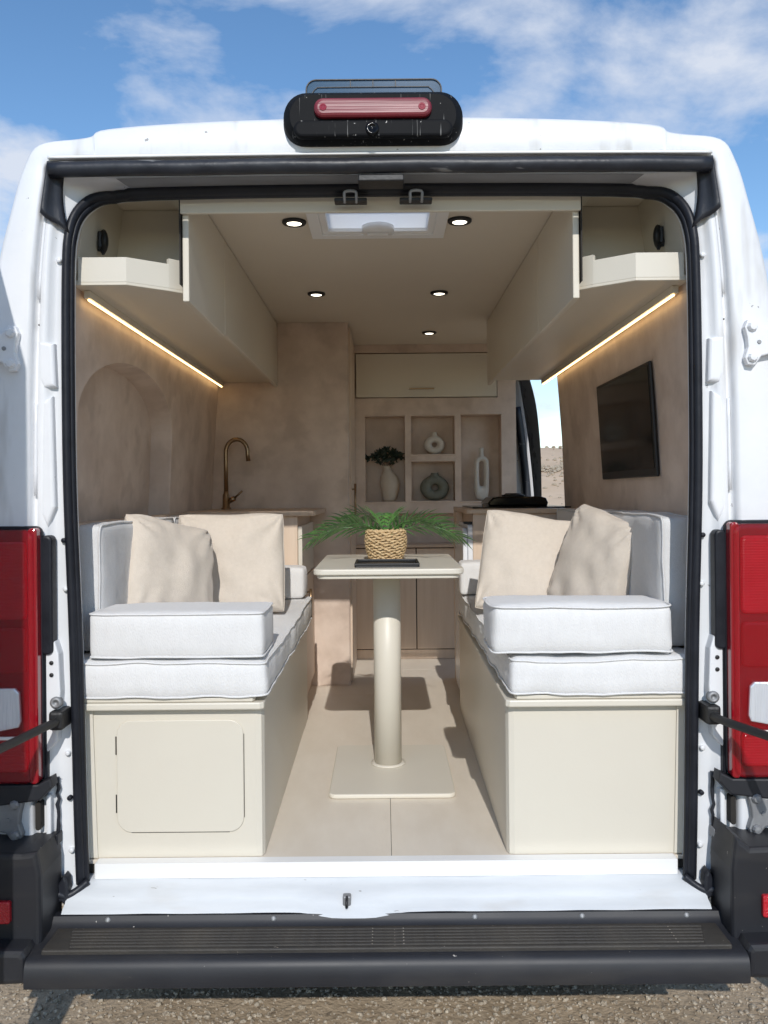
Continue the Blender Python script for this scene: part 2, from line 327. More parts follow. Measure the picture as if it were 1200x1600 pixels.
# outer skin: sides and roof, with the side-door opening and the roof-vent opening
Ys = [.06, .24, .66, 1.0, 1.5, 1.93, 2.3, 2.93, 3.28, 3.7, 4.1, 4.6, 5.0, 5.3]
def sk(y):
    if y <= 2.3: return 1, 1, 0
    if y <= 3.3: return 1 - .02 * (y - 2.3), 1, 0
    t = (y - 3.3) / 2.0; return .98 - .10 * t * t, 1 - .62 * t ** 1.5, 0
lv = []
skin = [Vector((p.x, 0, p.z)) for p in cO]
ix = [k for k in range(nc)]
xs_extra = []
for y in Ys:
    a, b, _ = sk(y); lv += [Vector((p.x * a, y, .40 + (p.z - .40) * b)) for p in skin]
def half(lo_k, hi_k): return [(j, k) for j in range(len(Ys) - 1) for k in range(lo_k, hi_k)]
kroofL = next(k for k in range(nc) if skin[k].z > 2.44); kroofR = nc - 1 - kroofL
def sub(name, cells, m):
    used = {}; vs = []; fs = []
    for j, k in cells:
        q = []
        for idx in (j * nc + k, j * nc + k + 1, (j + 1) * nc + k + 1, (j + 1) * nc + k):
            if idx not in used: used[idx] = len(vs); vs.append(lv[idx])
            q.append(used[idx])
        fs.append(tuple(q))
    return mesh(name, vs, fs, m, van, smooth=True)
sub('side_panel', half(0, kroofL), 'white')
sub('side_panel', [(j, k) for j, k in half(kroofR, nc - 1) if not (1.9 < (Ys[j] + Ys[j + 1]) / 2 < 3.28 and .5 < skin[k].z < 2.3)], 'white')
sub('roof', [(j, k) for j, k in half(kroofL, kroofR) if not (j == 1 and abs((skin[k].x + skin[k + 1].x) / 2) < .2)], 'white')
v, f = loft([[Vector((p.x * sk(5.3)[0], 5.3, .40 + (p.z - .40) * sk(5.3)[1])) for p in skin]]); 
mesh('nose_panel', v, [tuple(range(len(v)))], 'white', van)
box('floor_pan', -.98, .98, .10, 5.25, .42, .515, 'black_matt', van, .01)
box('cab_partition', -.97, .795, 3.0, 3.03, .53, 2.44, 'black_matt', van)
# wheels
for sx in (-1, 1):
    for wy in (1.0, 4.35):
        wx = sx * .86
        wh = MB().lathe([(.16, -.11), (.30, -.115), (.335, -.08), (.335, .08), (.30, .115), (.16, .11)], (wx, wy, .355), 32, ax='x').build('wheel', 'tyre', van, True)
        MB().lathe([(.02, -.06), (.17, -.05), (.19, -.10), (.19, .10), (.17, .05), (.02, .06)], (wx, wy, .355), 24, ax='x').build('rim', 'steel', wh, True)
# weatherstrips and main opening seal
i0 = next(k for k in range(nc) if cI[k].z > .49)
sp = deep([Vector((p.x * 1.006, .036, p.z + (.004 if abs(p.x) < .7 else 0))) for p in cI])
MB().tube(sp, .017, 10, rx=.013).build('door_seal', 'rubber', van, True)
MB().tube(deep([Vector((p.x * .997, .042, p.z - .003)) for p in mixc(cI, cG, -.05, 0)]), .011, 8, rx=.008).build('seal_lip', 'rubber', van, True)
top = [Vector((x, -.006, 2.410 + .004 * (1 - (x / .87) ** 2))) for x in [-.872 + 1.744 * k / 60 for k in range(61)]]
MB().tube([p + Vector((0, 0, .002 * nz3(p.x, 0, 0, 5))) for p in top], .019, 10, rx=.0205).build('header_weatherstrip', 'rubber_old', van, True)
MB().tube([p + Vector((0, -.010, .0275)) for p in top], .004, 6).build('header_trim_line', 'strip', van, True)
for sx in (-1, 1):        # rubber corner flaps
    vs = []; nu, nv = 6, 10
    for j in range(nv + 1):
        t = j / nv; z = 2.43 - .135 * t
        xo = .876 + .020 * t; xi = .846 - .012 * t + .012 * math.sin(t * 3)
        for i in range(nu + 1):
            u = i / nu; vs.append((sx * (xo * (1 - u) + xi * u), -.012 + .045 * u + .006 * math.sin(u * 5), z - .042 * u * t - .004 * math.sin(u * 7)))
    fs = [(j * (nu + 1) + i, j * (nu + 1) + i + 1, (j + 1) * (nu + 1) + i + 1, (j + 1) * (nu + 1) + i) for j in range(nv) for i in range(nu)]
    o = mesh('corner_flap', vs, fs, 'rubber_old', van, True); md = o.modifiers.new('s', 'SOLIDIFY'); md.thickness = .006
    # drip edges and seam lines down the pillar
    side = [p for p in cG if (p.x * sx > 0 and .5 < p.z < 2.40)]
    MB().tube([Vector((p.x * .991, .014, p.z)) for p in side if 2.02 < p.z < 2.40], .0045, 6).build('drip_edge', 'white', van, True)
    MB().tube([Vector((p.x * .991, .014, p.z)) for p in side if 1.50 < p.z < 1.80], .0045, 6).build('drip_edge', 'white', van, True)
    MB().tube([(sx * .912, .012, 2.005), (sx * .87, .04, 1.985), (sx * .845, .05, 1.975)], .0022, 5).build('pillar_seam', 'dark_gap', van)
    # pressed recess panel with a sloped lower end
    p = [(sx * .905, 1.80), (sx * .878, 1.815), (sx * .872, 1.52), (sx * .893, 1.465), (sx * .912, 1.50)]
    MB().prism(p, .012, .05, 'y', .010, 4).build('pillar_pressing', 'white_jamb', van)
    p = [(sx * .915, 1.965), (sx * .872, 1.955), (sx * .868, 1.84), (sx * .90, 1.835), (sx * .913, 1.86)]
    MB().prism(p, .011, .05, 'y', .011, 4).build('pillar_pressing', 'white_jamb', van)
    # hinges
    for hz, mm in ((1.935, 'white'), (.705, 'steel')):
        hg = MB().prism([(sx * 1.062, hz + .035), (sx * .992, hz + .04), (sx * .974, hz + .062), (sx * .955, hz + .058), (sx * .948, hz + .04), (sx * .955, hz + .012), (sx * .957, hz - .012), (sx * .948, hz - .04), (sx * .955, hz - .058), (sx * .974, hz - .060), (sx * .992, hz - .036), (sx * 1.062, hz - .02)], -.03, -.008, 'y', .004).build('hinge', mm, van)
        for dz in (.040, -.040):
            MB().lathe([(.013, 0), (.013, .006), (.009, .012), (.0, .013)], (sx * .967, -.029, hz + dz), 8, ax='y').build('bolt', mm, hg)
        MB().lathe([(.006, 0), (.005, .004)], (sx * .985, -.029, hz), 8, ax='y').build('bolt', 'steel', hg)
        MB().tube([(sx * 1.055, -.03, hz - .055), (sx * 1.055, -.03, hz + .055)], .012, 10).build('hinge_pin', mm, hg, True)
    # tail light
    MB().prism(rrect(min(sx * .8985, sx * 1.062), max(sx * .8985, sx * 1.062), .797, 1.4705, .02), -.012, .004, 'y', .003).build('lamp_surround', 'rubber', van)
    a, b = sx * .908, sx * 1.062
    def rr(a_, b_, z0, z1, q): return rrect(min(sx * a_, sx * b_), max(sx * a_, sx * b_), z0, z1, q)
    tl = MB().prism(rr(.906, 1.062, .806, 1.461, .022), -.010, .0, 'y', .003, 2).build('tail_light', 'red_dark', van)
    for (a_, b_, z0, z1, mm) in ((.935, 1.058, 1.225, 1.43, 'red_cell'), (.935, 1.058, 1.085, 1.205, 'red_mirror'), (.935, 1.058, .825, .915, 'red_cell')):
        MB().prism(rr(a_, b_, z0, z1, .014), -.026, -.0105, 'y', .009, 3).build('lamp_cell', mm, tl)
    MB().prism(rr(.908, 1.064, .805, 1.462, .022), -.046, -.034, 'y', .010, 3).build('lens_cover', 'red_cover', tl)
    cp_ = [(sx * 1.064, 1.052), (sx * .958, 1.052), (sx * .946, 1.040), (sx * .942, .965), (sx * .948, .950), (sx * 1.064, .928)]
    MB().prism(cp_, -.0485, -.036, 'y', .004, 2).build('clear_lens', 'clear', tl)
    box('lens_band', min(sx * .95, sx * 1.064), max(sx * .95, sx * 1.064), -.0488, -.040, .918, .9265, 'strip', tl, .002)
    MB().prism(rrect(min(sx * .9015, sx * .925), max(sx * .9015, sx * .925), .80, 1.466, .010), -.040, .005, 'y', .005, 2).build('lamp_rim', 'red_dark', tl)
    MB().prism(rrect(min(sx * .874, sx * .906), max(sx * .874, sx * .906), 1.13, 1.445, .014), -.010, .03, 'y', .006, 2).build('lamp_gasket', 'rubber', van)
    MB().prism(rrect(min(sx * .893, sx * .906), max(sx * .893, sx * .906), .80, 1.14, .006), -.002, .03, 'y', .003, 1).build('lamp_gasket', 'rubber', van)
    # lower lamp trim, bumper corner, reflector
    MB().prism([(sx * 1.064, .795), (sx * .905, .798), (sx * .872, .815), (sx * .868, .79), (sx * .90, .755), (sx * 1.064, .735)], -.034, .01, 'y', .005).build('lamp_trim', 'plastic', van)
    # strap bracket
    MB().box(min(sx * .842, sx * .880), max(sx * .842, sx * .880), -.028, .045, .935, .985, .008).build('strap_bracket', 'black_matt', van)
    MB().lathe([(.016, 0), (.016, .012), (.012, .016), (.007, .016), (.006, .010)], (sx * .868, .008, 1.003), 16, ax='y').build('strap_roller', 'steel', van, True)
    pts = crom([(sx * .858, -.02, .958), (sx * .872, -.08, .958), (sx * (.905 if sx < 0 else .935), -.20, .952), (sx * (.94 if sx < 0 else 1.0), -.40, .956)], 10)
    MB().tube(pts, .0115, 8).build('check_strap', 'black_matt', van, True)
    pl = MB().prism([(sx * .905, 1.145), (sx * .872, 1.165), (sx * .862, 1.13), (sx * .858, 1.03), (sx * .868, .90), (sx * .895, .87), (sx * .905, .89)], .0, .04, 'y', .004).build('bracket_plate', 'white_jamb', van)
    for bz in (1.108, 1.076):
        MB().lathe([(.0055, 0), (.0055, .003), (.002, .004)], (sx * .880, .0, bz), 10, ax='y').build('rivet', 'black_matt', pl)
    for hz_, hx_ in ((2.18, .862), (1.43, .856), (1.30, .852), (.86, .850), (.74, .846), (.60, .842)):
        MB().lathe([(.0065, -.02), (.0065, .002), (.004, .0035), (.0, .0035)], (sx * hx_, .027, hz_), 10, ax='y', cap=False).build('jamb_plug', 'rubber' if hz_ in (1.43, .74) else 'white_jamb', van, True)
    # shabby lower jamb: sealant line, vertical rail, clip, oval slot, torn rubber at the foot
    MB().tube([(sx * (.872 + .006 * nz3(k, 0, sx, .9)), .018, .80 - .0145 * k) for k in range(22)], [.004 + .003 * abs(nz3(k, 3, sx, .8)) for k in range(22)], 6).build('sealant_line', 'rubber_old', van, True)
    MB().box(min(sx * .884, sx * .897), max(sx * .884, sx * .897), -.004, .03, .49, .76, .004).build('jamb_rail', 'white_jamb', van)
    MB().box(min(sx * .866, sx * .884), max(sx * .866, sx * .884), -.006, .03, .625, .655, .003).build('rail_clip', 'steel' if sx > 0 else 'rubber', van)
    MB().prism(rrect(min(sx * .907, sx * .921), max(sx * .907, sx * .921), .67, .745, .0065), -.014, .02, 'y', .001).build('drain_slot', 'dark_gap', van)
    ft = [(sx * .838, .497), (sx * .842, .535), (sx * .851, .548), (sx * .862, .530), (sx * .870, .541), (sx * .876, .505), (sx * .884, .492), (sx * .872, .474), (sx * .858, .480), (sx * .846, .468)]
    MB().prism(ft, -.010, .03, 'y', .006, 2).build('torn_seal_foot', 'rubber_old', van)
    MB().tube(crom([(sx * .800, .03, .515), (sx * .822, .012, .500), (sx * .845, .0, .492), (sx * .866, -.006, .500)], 5), .010, 7).build('seal_tail', 'rubber_old', van, True)

# load sill, scuff strip, striker
def sill_z(x):
    d = math.exp(-((x + .085) / .10) ** 4); return d
vs = []; fs = []; NXS = 60; prof = [(.085, .514), (.052, .512), (.040, .508), (.020, .503), (.004, .495), (-.006, .485), (-.014, .476), (-.030, .471), (-.040, .462)]
for i in range(NXS + 1):
    x = -.845 + 1.69 * i / NXS; d = sill_z(x)
    for (y, z) in prof: vs.append((x, y - (.016 * d if z < .49 else 0), z - (.008 * d if z < .475 else 0) + .0015 * nz3(x, y, z, 9)))
n = len(prof); fs = [(i * n + k, i * n + k + 1, (i + 1) * n + k + 1, (i + 1) * n + k) for i in range(NXS) for k in range(n - 1)]
sill = mesh('load_sill', vs, fs, 'sill', van, True)
st = MB().box(-.114, -.092, -.034, -.012, .474, .500, .004).build('lock_striker', 'steel', van)
MB().tube(crom([(-.103, -.030, .497), (-.103, -.048, .494), (-.103, -.050, .480), (-.103, -.030, .474)], 5), .004, 6).build('striker_loop', 'black_matt', st, True)
MB().prism([(.050, .5125), (.050, .5535), (.084, .5535), (.084, .5125)], -.79, .79, 'x', .004, 2).build('scuff_strip', 'strip', van)

# rear bumper with step
bprof = [(-.02, .4605), (-.046, .4605), (-.052, .452), (-.062, .438), (-.150, .430), (-.178, .427), (-.190, .420), (-.196, .408), (-.200, .385), (-.198, .362), (-.185, .354), (-.03, .36)]
b = MB()
vs = []; nb = len(bprof); xs = [-.875 + 1.75 * k / 40 for k in range(41)]
for x in xs: vs += [(x, y, z) for (y, z) in bprof]
fs = [(i * nb + k, i * nb + k + 1, (i + 1) * nb + k + 1, (i + 1) * nb + k) for i in range(40) for k in range(nb - 1)] + [tuple(range(nb)), tuple(40 * nb + k for k in range(nb))]
bump = mesh('bumper', vs, fs, 'plastic', van, True)
md = bump.modifiers.new('e', 'EDGE_SPLIT'); md.split_angle = R(50)
tr = box('step_pad', -.845, .845, -.168, -.062, .424, .4395, 'tread', bump, .004)
for k in range(6):
    y = -.083 - .0145 * k
    box('step_rib', -.80 + .004 * k, .80 - .004 * k, y - .0035, y + .0035, .436, .4435, 'tread', bump, .002)
for x in (-.72, -.292, .228, .505, .775):
    MB().lathe([(.008, 0), (.008, .003), (.005, .005), (.0, .0055)], (x, -.0495, .452), 10, ax='y').build('bolt', 'steel', bump, True)
for sx in (-1, 1):
    c = MB().prism([(sx * 1.075, .66), (sx * .91, .655), (sx * .872, .685 if sx > 0 else .66), (sx * .862, .60), (sx * .862, .44), (sx * .868, .358), (sx * 1.075, .352)], -.125, .02, 'y', .012, 3).build('bumper_corner', 'plastic', van)
    MB().prism([(sx * 1.075, .45), (sx * .884, .445), (sx * .876, .43), (sx * .876, .364), (sx * 1.075, .356)], -.185, -.10, 'y', .014, 3).build('corner_skirt', 'plastic', c)
    MB().prism(rrect(min(sx * .935, sx * .985), max(sx * .935, sx * .985), .487, .542, .006), -.136, -.118, 'y', .003).build('reflector', 'reflector', c)
for x in (-.09, .20): box('tow_bracket', x, x + .14, -.15, -.05, .338, .3535, 'black_matt', van, .003)

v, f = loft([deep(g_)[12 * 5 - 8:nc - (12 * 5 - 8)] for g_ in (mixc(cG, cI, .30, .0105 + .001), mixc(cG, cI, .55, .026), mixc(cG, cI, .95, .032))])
mesh('header_shade_sheet', [p + Vector((0, -.003, -.001)) for p in v], f, 'header_shade', van, True)  # added grey sheet over the white channel; its colour stands for the shade there
# header catches and latch plate
box('latch_plate', -.058, .063, -.004, .06, 2.374, 2.392, 'black_matt', van, .003)
for x in (-.082, .098):
    cp = box('catch_base', x - .045, x + .045, .085, .120, 2.352, 2.362, 'black_matt', van, .003)
    MB().tube(crom([(x - .016, .095, 2.352), (x - .016, .078, 2.358), (x - .014, .074, 2.374), (x + .014, .074, 2.374), (x + .016, .078, 2.358), (x + .016, .095, 2.352)], 4), .0042, 8).build('catch_loop', 'steel', cp, True)
vs = [(-.045, -.018, 2.44), (.035, -.018, 2.44), (.02, -.0225, 2.425), (.05, -.0225, 2.405), (-.01, -.0245, 2.412), (-.03, -.0225, 2.40), (-.02, -.021, 2.43)]

# high-level brake lamp with reversing camera
hx = -.017
def sect(scale_x, yb, z0, z1, r, n=8): return [(p[0], yb, p[1]) for p in rrect(hx - scale_x, hx + scale_x, z0, z1, r, n)]
rg = [sect(.232, .20, 2.50, 2.585, .035), sect(.236, .05, 2.47, 2.598, .055), sect(.236, -.01, 2.462, 2.598, .058), sect(.231, -.035, 2.462, 2.592, .058), sect(.215, -.050, 2.472, 2.580, .052)]
vs = [p for g_ in rg for p in g_]; n = len(rg[0])
fs = [(i * n + k, i * n + (k + 1) % n, (i + 1) * n + (k + 1) % n, (i + 1) * n + k) for i in range(len(rg) - 1) for k in range(n)] + [tuple(range(n)), tuple((len(rg) - 1) * n + k for k in range(n))]
hl = mesh('brake_light_housing', vs, fs, 'housing', van, True); md = hl.modifiers.new('e', 'EDGE_SPLIT'); md.split_angle = R(40)
MB().prism(rrect(hx - .205, hx + .205, 2.466, 2.511, .022), -.062, -.040, 'y', .008, 3).build('camera_visor', 'housing', hl)
rl = MB().prism(rrect(hx - .152, hx + .152, 2.516, 2.567, .024), -.066, -.04, 'y', .010, 3).build('brake_lens', 'red_top', hl)
for x in (hx - .128, hx + .126): MB().lathe([(.010, -.001), (.009, .0015), (.0055, .0015), (.0045, .0006), (.0, .0006)], (x, -.0662, 2.541), 12, ax='y', cap=False).build('lens_screw', 'red_dark', rl)
MB().lathe([(.018, 0), (.017, .004), (.010, .005), (.008, .002), (.0, .004)], (hx - .002, -.062, 2.486), 20, ax='y').build('reversing_camera', 'black_gloss', hl, True)
sh = MB().prism(rrect(hx - .178, hx + .182, 2.585, 2.652, .026), .02, .03, 'y', .002).build('smoked_shield', 'shade', hl)
for x in (-.06, .0, .06): box('shield_rib', hx + x - .0012, hx + x + .0012, .016, .0195, 2.632, 2.648, 'black_matt', sh)
MB().tube([(p[0], .018, p[1]) for p in rrect(hx - .178, hx + .182, 2.585, 2.652, .026)], .0022, 5, True).build('shield_rim', 'black_matt', sh)
MB().tube(crom([(hx - .165, .018, 2.612), (hx - .150, .018, 2.630), (hx - .12, .018, 2.632), (hx + .12, .018, 2.632), (hx + .150, .018, 2.630), (hx + .165, .018, 2.612)], 4), .0016, 5).build('shield_line', 'black_matt', sh)

# open rear doors (outside the frame on both sides; the left one shades the left pillar)
for sx, th in ((-1, 78), (1, 112)):
    zs = [.50 + 1.90 * k / 14 for k in range(15)]; vs = []
    for th_ in (0.0, .05):
        for z in zs:
            hw = next((cO[k].x * -1 for k in range(nc) if cO[k].z >= z), .95)
            for u in (1.062 - hw + .01, .30, .55, .775):
                d = Vector((math.cos(R(th)) * u, -math.sin(R(th)) * u, 0)); nrm = Vector((math.sin(R(th)), math.cos(R(th)), 0)) * th_
                p = Vector((-1.062, -.035, 0)) + d - nrm
                vs.append((p.x if sx < 0 else -p.x, p.y, z))
    A = 15 * 4; fs = []
    for j in range(14):
        for i in range(3): fs += [(j * 4 + i, j * 4 + i + 1, j * 4 + i + 5, j * 4 + i + 4), (A + j * 4 + i, A + j * 4 + i + 4, A + j * 4 + i + 5, A + j * 4 + i + 1)]
        fs += [(j * 4, (j + 1) * 4, A + (j + 1) * 4, A + j * 4), (j * 4 + 3, A + j * 4 + 3, A + j * 4 + 7, j * 4 + 7)]
    fs += [tuple([0, 1, 2, 3] + [A + 3, A + 2, A + 1, A]), tuple([56, 57, 58, 59] + [A + 59, A + 58, A + 57, A + 56])]
    mesh('rear_door', vs, fs, 'white', van)

# ------------------------------------------------------------------ van interior shell (parts of the van)
fl = box('interior_floor', -.93, .93, .076, 3.28, .518, .540, 'dark_gap', van)
xe = [-.91, -.60, .015, .63, .91]
for i in range(len(xe) - 1):
    ye = [.078, 1.93 if i % 2 else 2.5, 3.27]
    for j in range(len(ye) - 1):
        box('plank', xe[i] + .0006, xe[i + 1] - .0006, ye[j] + .0006, ye[j + 1] - .0006, .5405, .55, 'vinyl', fl, .0008, 1)
def hw(z):
    K = [(.5, .905), (1.0, .905), (1.5, .892), (1.8, .878), (2.1, .855), (2.5, .80)]
    for (a, p), (b_, q) in zip(K, K[1:]):
        if z <= b_: return p + (q - p) * max(0, (z - a)) / (b_ - a)
    return .80
# left wall with a recessed arch
ay0, ay1, az0, azs, rise, dep = .20, 1.27, 1.30, 1.79, .21, .085
cyy, cz = (ay0 + ay1) / 2, 1.70
arch = [(ay0, az0)] + [(ay0, az0 + (azs - az0) * k / 5) for k in range(1, 6)] + [(cyy - (ay1 - ay0) / 2 * math.cos(math.pi * k / 24), azs + rise * math.sin(math.pi * k / 24)) for k in range(1, 24)] + [(ay1, azs - (azs - az0) * k / 5) for k in range(0, 6)]
arch += [(ay1 - (ay1 - ay0) * k / 8, az0) for k in range(1, 8)]
Y0, Y1, Z0, Z1 = .078, 2.14, .54, 2.44
def proj(p):
    dy, dz = p[0] - cyy, p[1] - cz; t = 1e9
    if dy > 1e-6: t = min(t, (Y1 - cyy) / dy)
    if dy < -1e-6: t = min(t, (Y0 - cyy) / dy)
    if dz > 1e-6: t = min(t, (Z1 - cz) / dz)
    if dz < -1e-6: t = min(t, (Z0 - cz) / dz)
    return (cyy + dy * t, cz + dz * t)
outer = [proj(p) for p in arch]
for cnr in ((Y0, Z1), (Y1, Z1), (Y1, Z0), (Y0, Z0)):     # snap nearest ring point to each corner
    k = min(range(len(outer)), key=lambda q: (outer[q][0] - cnr[0]) ** 2 + (outer[q][1] - cnr[1]) ** 2); outer[k] = cnr
def wallx(z, d=0): return -(hw(z) + d)
na = len(arch); vs = []; fs = []; rows = []
for t in (1, .66, .33, 0):
    rows.append(len(vs)); vs += [(wallx(a[1] * (1 - t) + o_[1] * t), a[0] * (1 - t) + o_[0] * t, a[1] * (1 - t) + o_[1] * t) for a, o_ in zip(arch, outer)]
ctr = (cyy, 1.6)
rows.append(len(vs)); vs += [(wallx(a[1], .006), ctr[0] + (a[0] - ctr[0]) * .996, a[1]) for a in arch]
rows.append(len(vs)); vs += [(wallx(a[1], dep), ctr[0] + (a[0] - ctr[0]) * .980, a[1] - (.008 if a[1] > azs else 0)) for a in arch]
rows.append(len(vs)); vs += [(wallx((a[1] + 1.6) / 2, dep), (a[0] + cyy) / 2, (a[1] + 1.6) / 2) for a in arch]
for r0, r1 in zip(rows, rows[1:]):
    for k in range(na): fs.append((r0 + k, r0 + (k + 1) % na, r1 + (k + 1) % na, r1 + k))
fs.append(tuple(rows[-1] + k for k in range(na)))
mesh('interior_wall', vs, fs, 'cement', van)
MB().prism([(-.90, 1.452), (-.868, 1.452), (-.868, 1.470), (-.90, 1.470)], .082, 1.495, 'y', .002).build('wall_ledge', 'woodtop', van)
# right wall, ends at the side-door opening
zz = [Z0 + (Z1 - Z0) * k / 12 for k in range(13)]
vs = [(hw(z), y, z) for z in zz for y in (Y0, 1.90 - (z - 1.4) * .05)] + [(hw(z) + .12, 1.90 - (z - 1.4) * .05, z) for z in zz]
fs = [(2 * k, 2 * k + 1, 2 * k + 3, 2 * k + 2) for k in range(12)] + [(2 * k + 1, 26 + k, 27 + k, 2 * k + 3) for k in range(12)]
mesh('interior_wall', vs, fs, 'cement', van)
# ceiling with an opening for the roof vent
vx0, vx1, vy0, vy1 = -.21, .19, .25, .65
cz0, cz1 = 2.440, 2.452
ce = MB()
ce.add([(-.86, .13, cz0), (vx0, .13, cz0), (vx0, 2.98, cz0), (-.86, 2.98, cz0), (vx1, .13, cz0), (.86, .13, cz0), (.86, 2.98, cz0), (vx1, 2.98, cz0), (vx0, vy0, cz0), (vx1, vy0, cz0), (vx0, vy1, cz0), (vx1, vy1, cz0)],
       [(0, 1, 8, 10, 2, 3), (4, 5, 6, 7, 11, 9), (1, 4, 9, 8), (10, 11, 7, 2)])
ce.build('ceiling', 'ceiling', van)
box('header_trim', -.566, .566, .147, .160, 2.343, 2.437, 'cabinet', van, .003)
for sx in (-1, 1):
    MB().prism([(sx * .80, .552), (sx * .845, .552), (sx * .860, 1.0), (sx * .845, 1.0)] if False else [(sx * .792, .552), (sx * .84, .552), (sx * .85, .962), (sx * .803, .962)], .086, .0915, 'y', .003).build('jamb_panel', 'cream', van)
# side-door pillar and its rubber seal, seen through the opening
pc = [(.875, 2.30), (.90, 2.15), (.935, 1.9), (.965, 1.6), (.978, 1.35), (.985, 1.0), (.985, .55)]
pin = crom([(p[0], 3.30, p[1]) for p in pc], 5)
vs = [q for p in pin for q in ((p.x - .10, 3.34, p.z), (p.x - .012, 3.31, p.z), (p.x + .004, 3.292, p.z), (p.x + .02, 3.284, p.z))]
fs = [(4 * k + i, 4 * k + i + 1, 4 * k + i + 5, 4 * k + i + 4) for k in range(len(pin) - 1) for i in range(3)]
mesh('door_pillar', vs, fs, 'white_jamb', van, True)
MB().tube([Vector((p.x - .022, 3.29, p.z)) for p in pin if p.z < 2.12], .024, 8, rx=.026).build('side_door_seal', 'rubber_old', van, True)

# ------------------------------------------------------------------ bathroom cubicle (left, behind the kitchen)
bc = thing('washroom_cubicle', 'tall washroom cubicle with pinkish beige plaster wall beside the aisle', 'cubicle', (-.54, 2.5, .55))
MB().prism([(-.90, 2.132), (-.185, 2.132), (-.178, 2.139), (-.178, 2.160), (-.90, 2.160)], .5505, 2.4395, 'z').build('front_wall', 'cement', bc)
box('side_wall', -.205, -.190, 2.168, 2.79, .5505, 2.4395, 'cement', bc)
dr = box('sliding_door', -.188, -.168, 2.185, 2.79, .56, 2.42, 'wood', bc, .003)
MB().tube([(-.150, 2.24, 1.40), (-.150, 2.24, 1.60)], .006, 8).tube([(-.17, 2.24, 1.43), (-.150, 2.24, 1.43)], .005, 6).tube([(-.17, 2.24, 1.57), (-.150, 2.24, 1.57)], .005, 6).build('handle', 'brass', dr, True)
box('door_gap', -.203, -.19, 2.162, 2.1675, .56, 2.42, 'dark_gap', bc)

# ------------------------------------------------------------------ shelf wall at the cab end
sw = thing('niche_wall', 'built-in plaster wall with four open niches and cupboards at the cab end', 'shelf wall', (.3, 2.88, .55))
holes = [(-.108, .131, 1.497, 2.01), (.169, .431, 1.78, 2.01), (.169, .431, 1.50, 1.735), (.469, .711, 1.497, 2.015), (-.085, .62, 1.24, 1.425), (-.165, .69, 2.118, 2.39)]
FY, BY = 2.80, 2.93
def niche_wall(x0, x1, z0, z1):
    xs = sorted({x0, x1} | {h[0] for h in holes} | {h[1] for h in holes}); zs = sorted({z0, z1} | {h[2] for h in holes} | {h[3] for h in holes})
    s = MB()
    for i in range(len(xs) - 1):
        for j in range(len(zs) - 1):
            mxx, mz = (xs[i] + xs[i + 1]) / 2, (zs[j] + zs[j + 1]) / 2
            if any(h[0] < mxx < h[1] and h[2] < mz < h[3] for h in holes): continue
            s.add([(xs[i], FY, zs[j]), (xs[i + 1], FY, zs[j]), (xs[i + 1], FY, zs[j + 1]), (xs[i], FY, zs[j + 1])], [(0, 1, 2, 3)])
    for (a, b_, c, d) in holes:
        s.add([(a, FY, c), (b_, FY, c), (b_, FY, d), (a, FY, d), (a, BY, c), (b_, BY, c), (b_, BY, d), (a, BY, d)], [(0, 1, 5, 4), (1, 2, 6, 5), (2, 3, 7, 6), (3, 0, 4, 7), (4, 5, 6, 7)])
    s.add([(x1, FY, z0), (x1, BY + .02, z0), (x1, BY + .02, z1), (x1, FY, z1)], [(0, 1, 2, 3)])
    bm = bmesh.new(); vv = [bm.verts.new(p) for p in s.v]
    for q in s.f: bm.faces.new([vv[k] for k in q])
    bmesh.ops.remove_doubles(bm, verts=bm.verts, dist=1e-5)
    return MB().bm(bm)
niche_wall(-.19, .80, 1.236, 2.4395).build('niche_panel', 'cement', sw)
for (a, b_, c, d) in holes[:4]:      # slim proud rim round each niche
    for q in ((a - .008, b_ + .008, d + .001, d + .009), (a - .008, b_ + .008, c - .009, c - .001)):
        box('niche_rim', q[0], q[1], FY - .006, FY + .01, q[2], q[3], 'cement', sw, .002)
ld = box('locker_door', -.160, .685, FY - .004, FY + .015, 2.123, 2.385, 'cabinet', sw, .003)
box('handle', .16, .31, FY - .022, FY - .012, 2.168, 2.176, 'brass', ld, .002)
box('base_carcass', -.19, .80, FY + .012, BY, .552, 1.232, 'dark_gap', sw)
box('worktop', -.19, .80, FY - .03, BY, 1.221, 1.2395, 'woodtop', sw, .002)
for a, b_ in ((-.185, .190), (.196, .575), (.581, .795)):
    box('cupboard_door', a, b_, FY - .006, FY + .011, .612, 1.214, 'wood', sw, .002)
box('plinth', -.185, .80, FY, FY + .011, .5515, .606, 'wood', sw, .001)

# ------------------------------------------------------------------ kitchen counters
kl = thing('sink_counter', 'pale wood kitchen counter under the brass faucet, left of the aisle', 'counter', (-.63, 1.81, .55))
box('carcass', -.88, -.383, 1.50, 2.128, .552, 1.449, 'wood', kl, .002)
MB().prism([(-.885, 1.470), (-.335, 1.470), (-.312, 1.480), (-.302, 1.50), (-.302, 2.128), (-.885, 2.128)], 1.45, 1.474, 'z', .004).build('worktop', 'woodtop', kl)
dw = box('drawer_front', -.3825, -.364, 1.515, 2.11, 1.17, 1.405, 'cream', kl, .002)
cdoor = box('cupboard_door', -.3825, -.364, 1.515, 2.11, .62, 1.16, 'wood', kl, .002)
MB().tube([(-.335, 1.60, .985), (-.335, 1.60, 1.115)], .006, 8).tube([(-.364, 1.60, 1.0), (-.335, 1.60, 1.0)], .005, 6).tube([(-.364, 1.60, 1.10), (-.335, 1.60, 1.10)], .005, 6).build('handle', 'brass', cdoor, True)
fc = thing('faucet', 'gooseneck brass faucet with side lever on the left counter', 'faucet', (-.79, 1.98, 1.475))
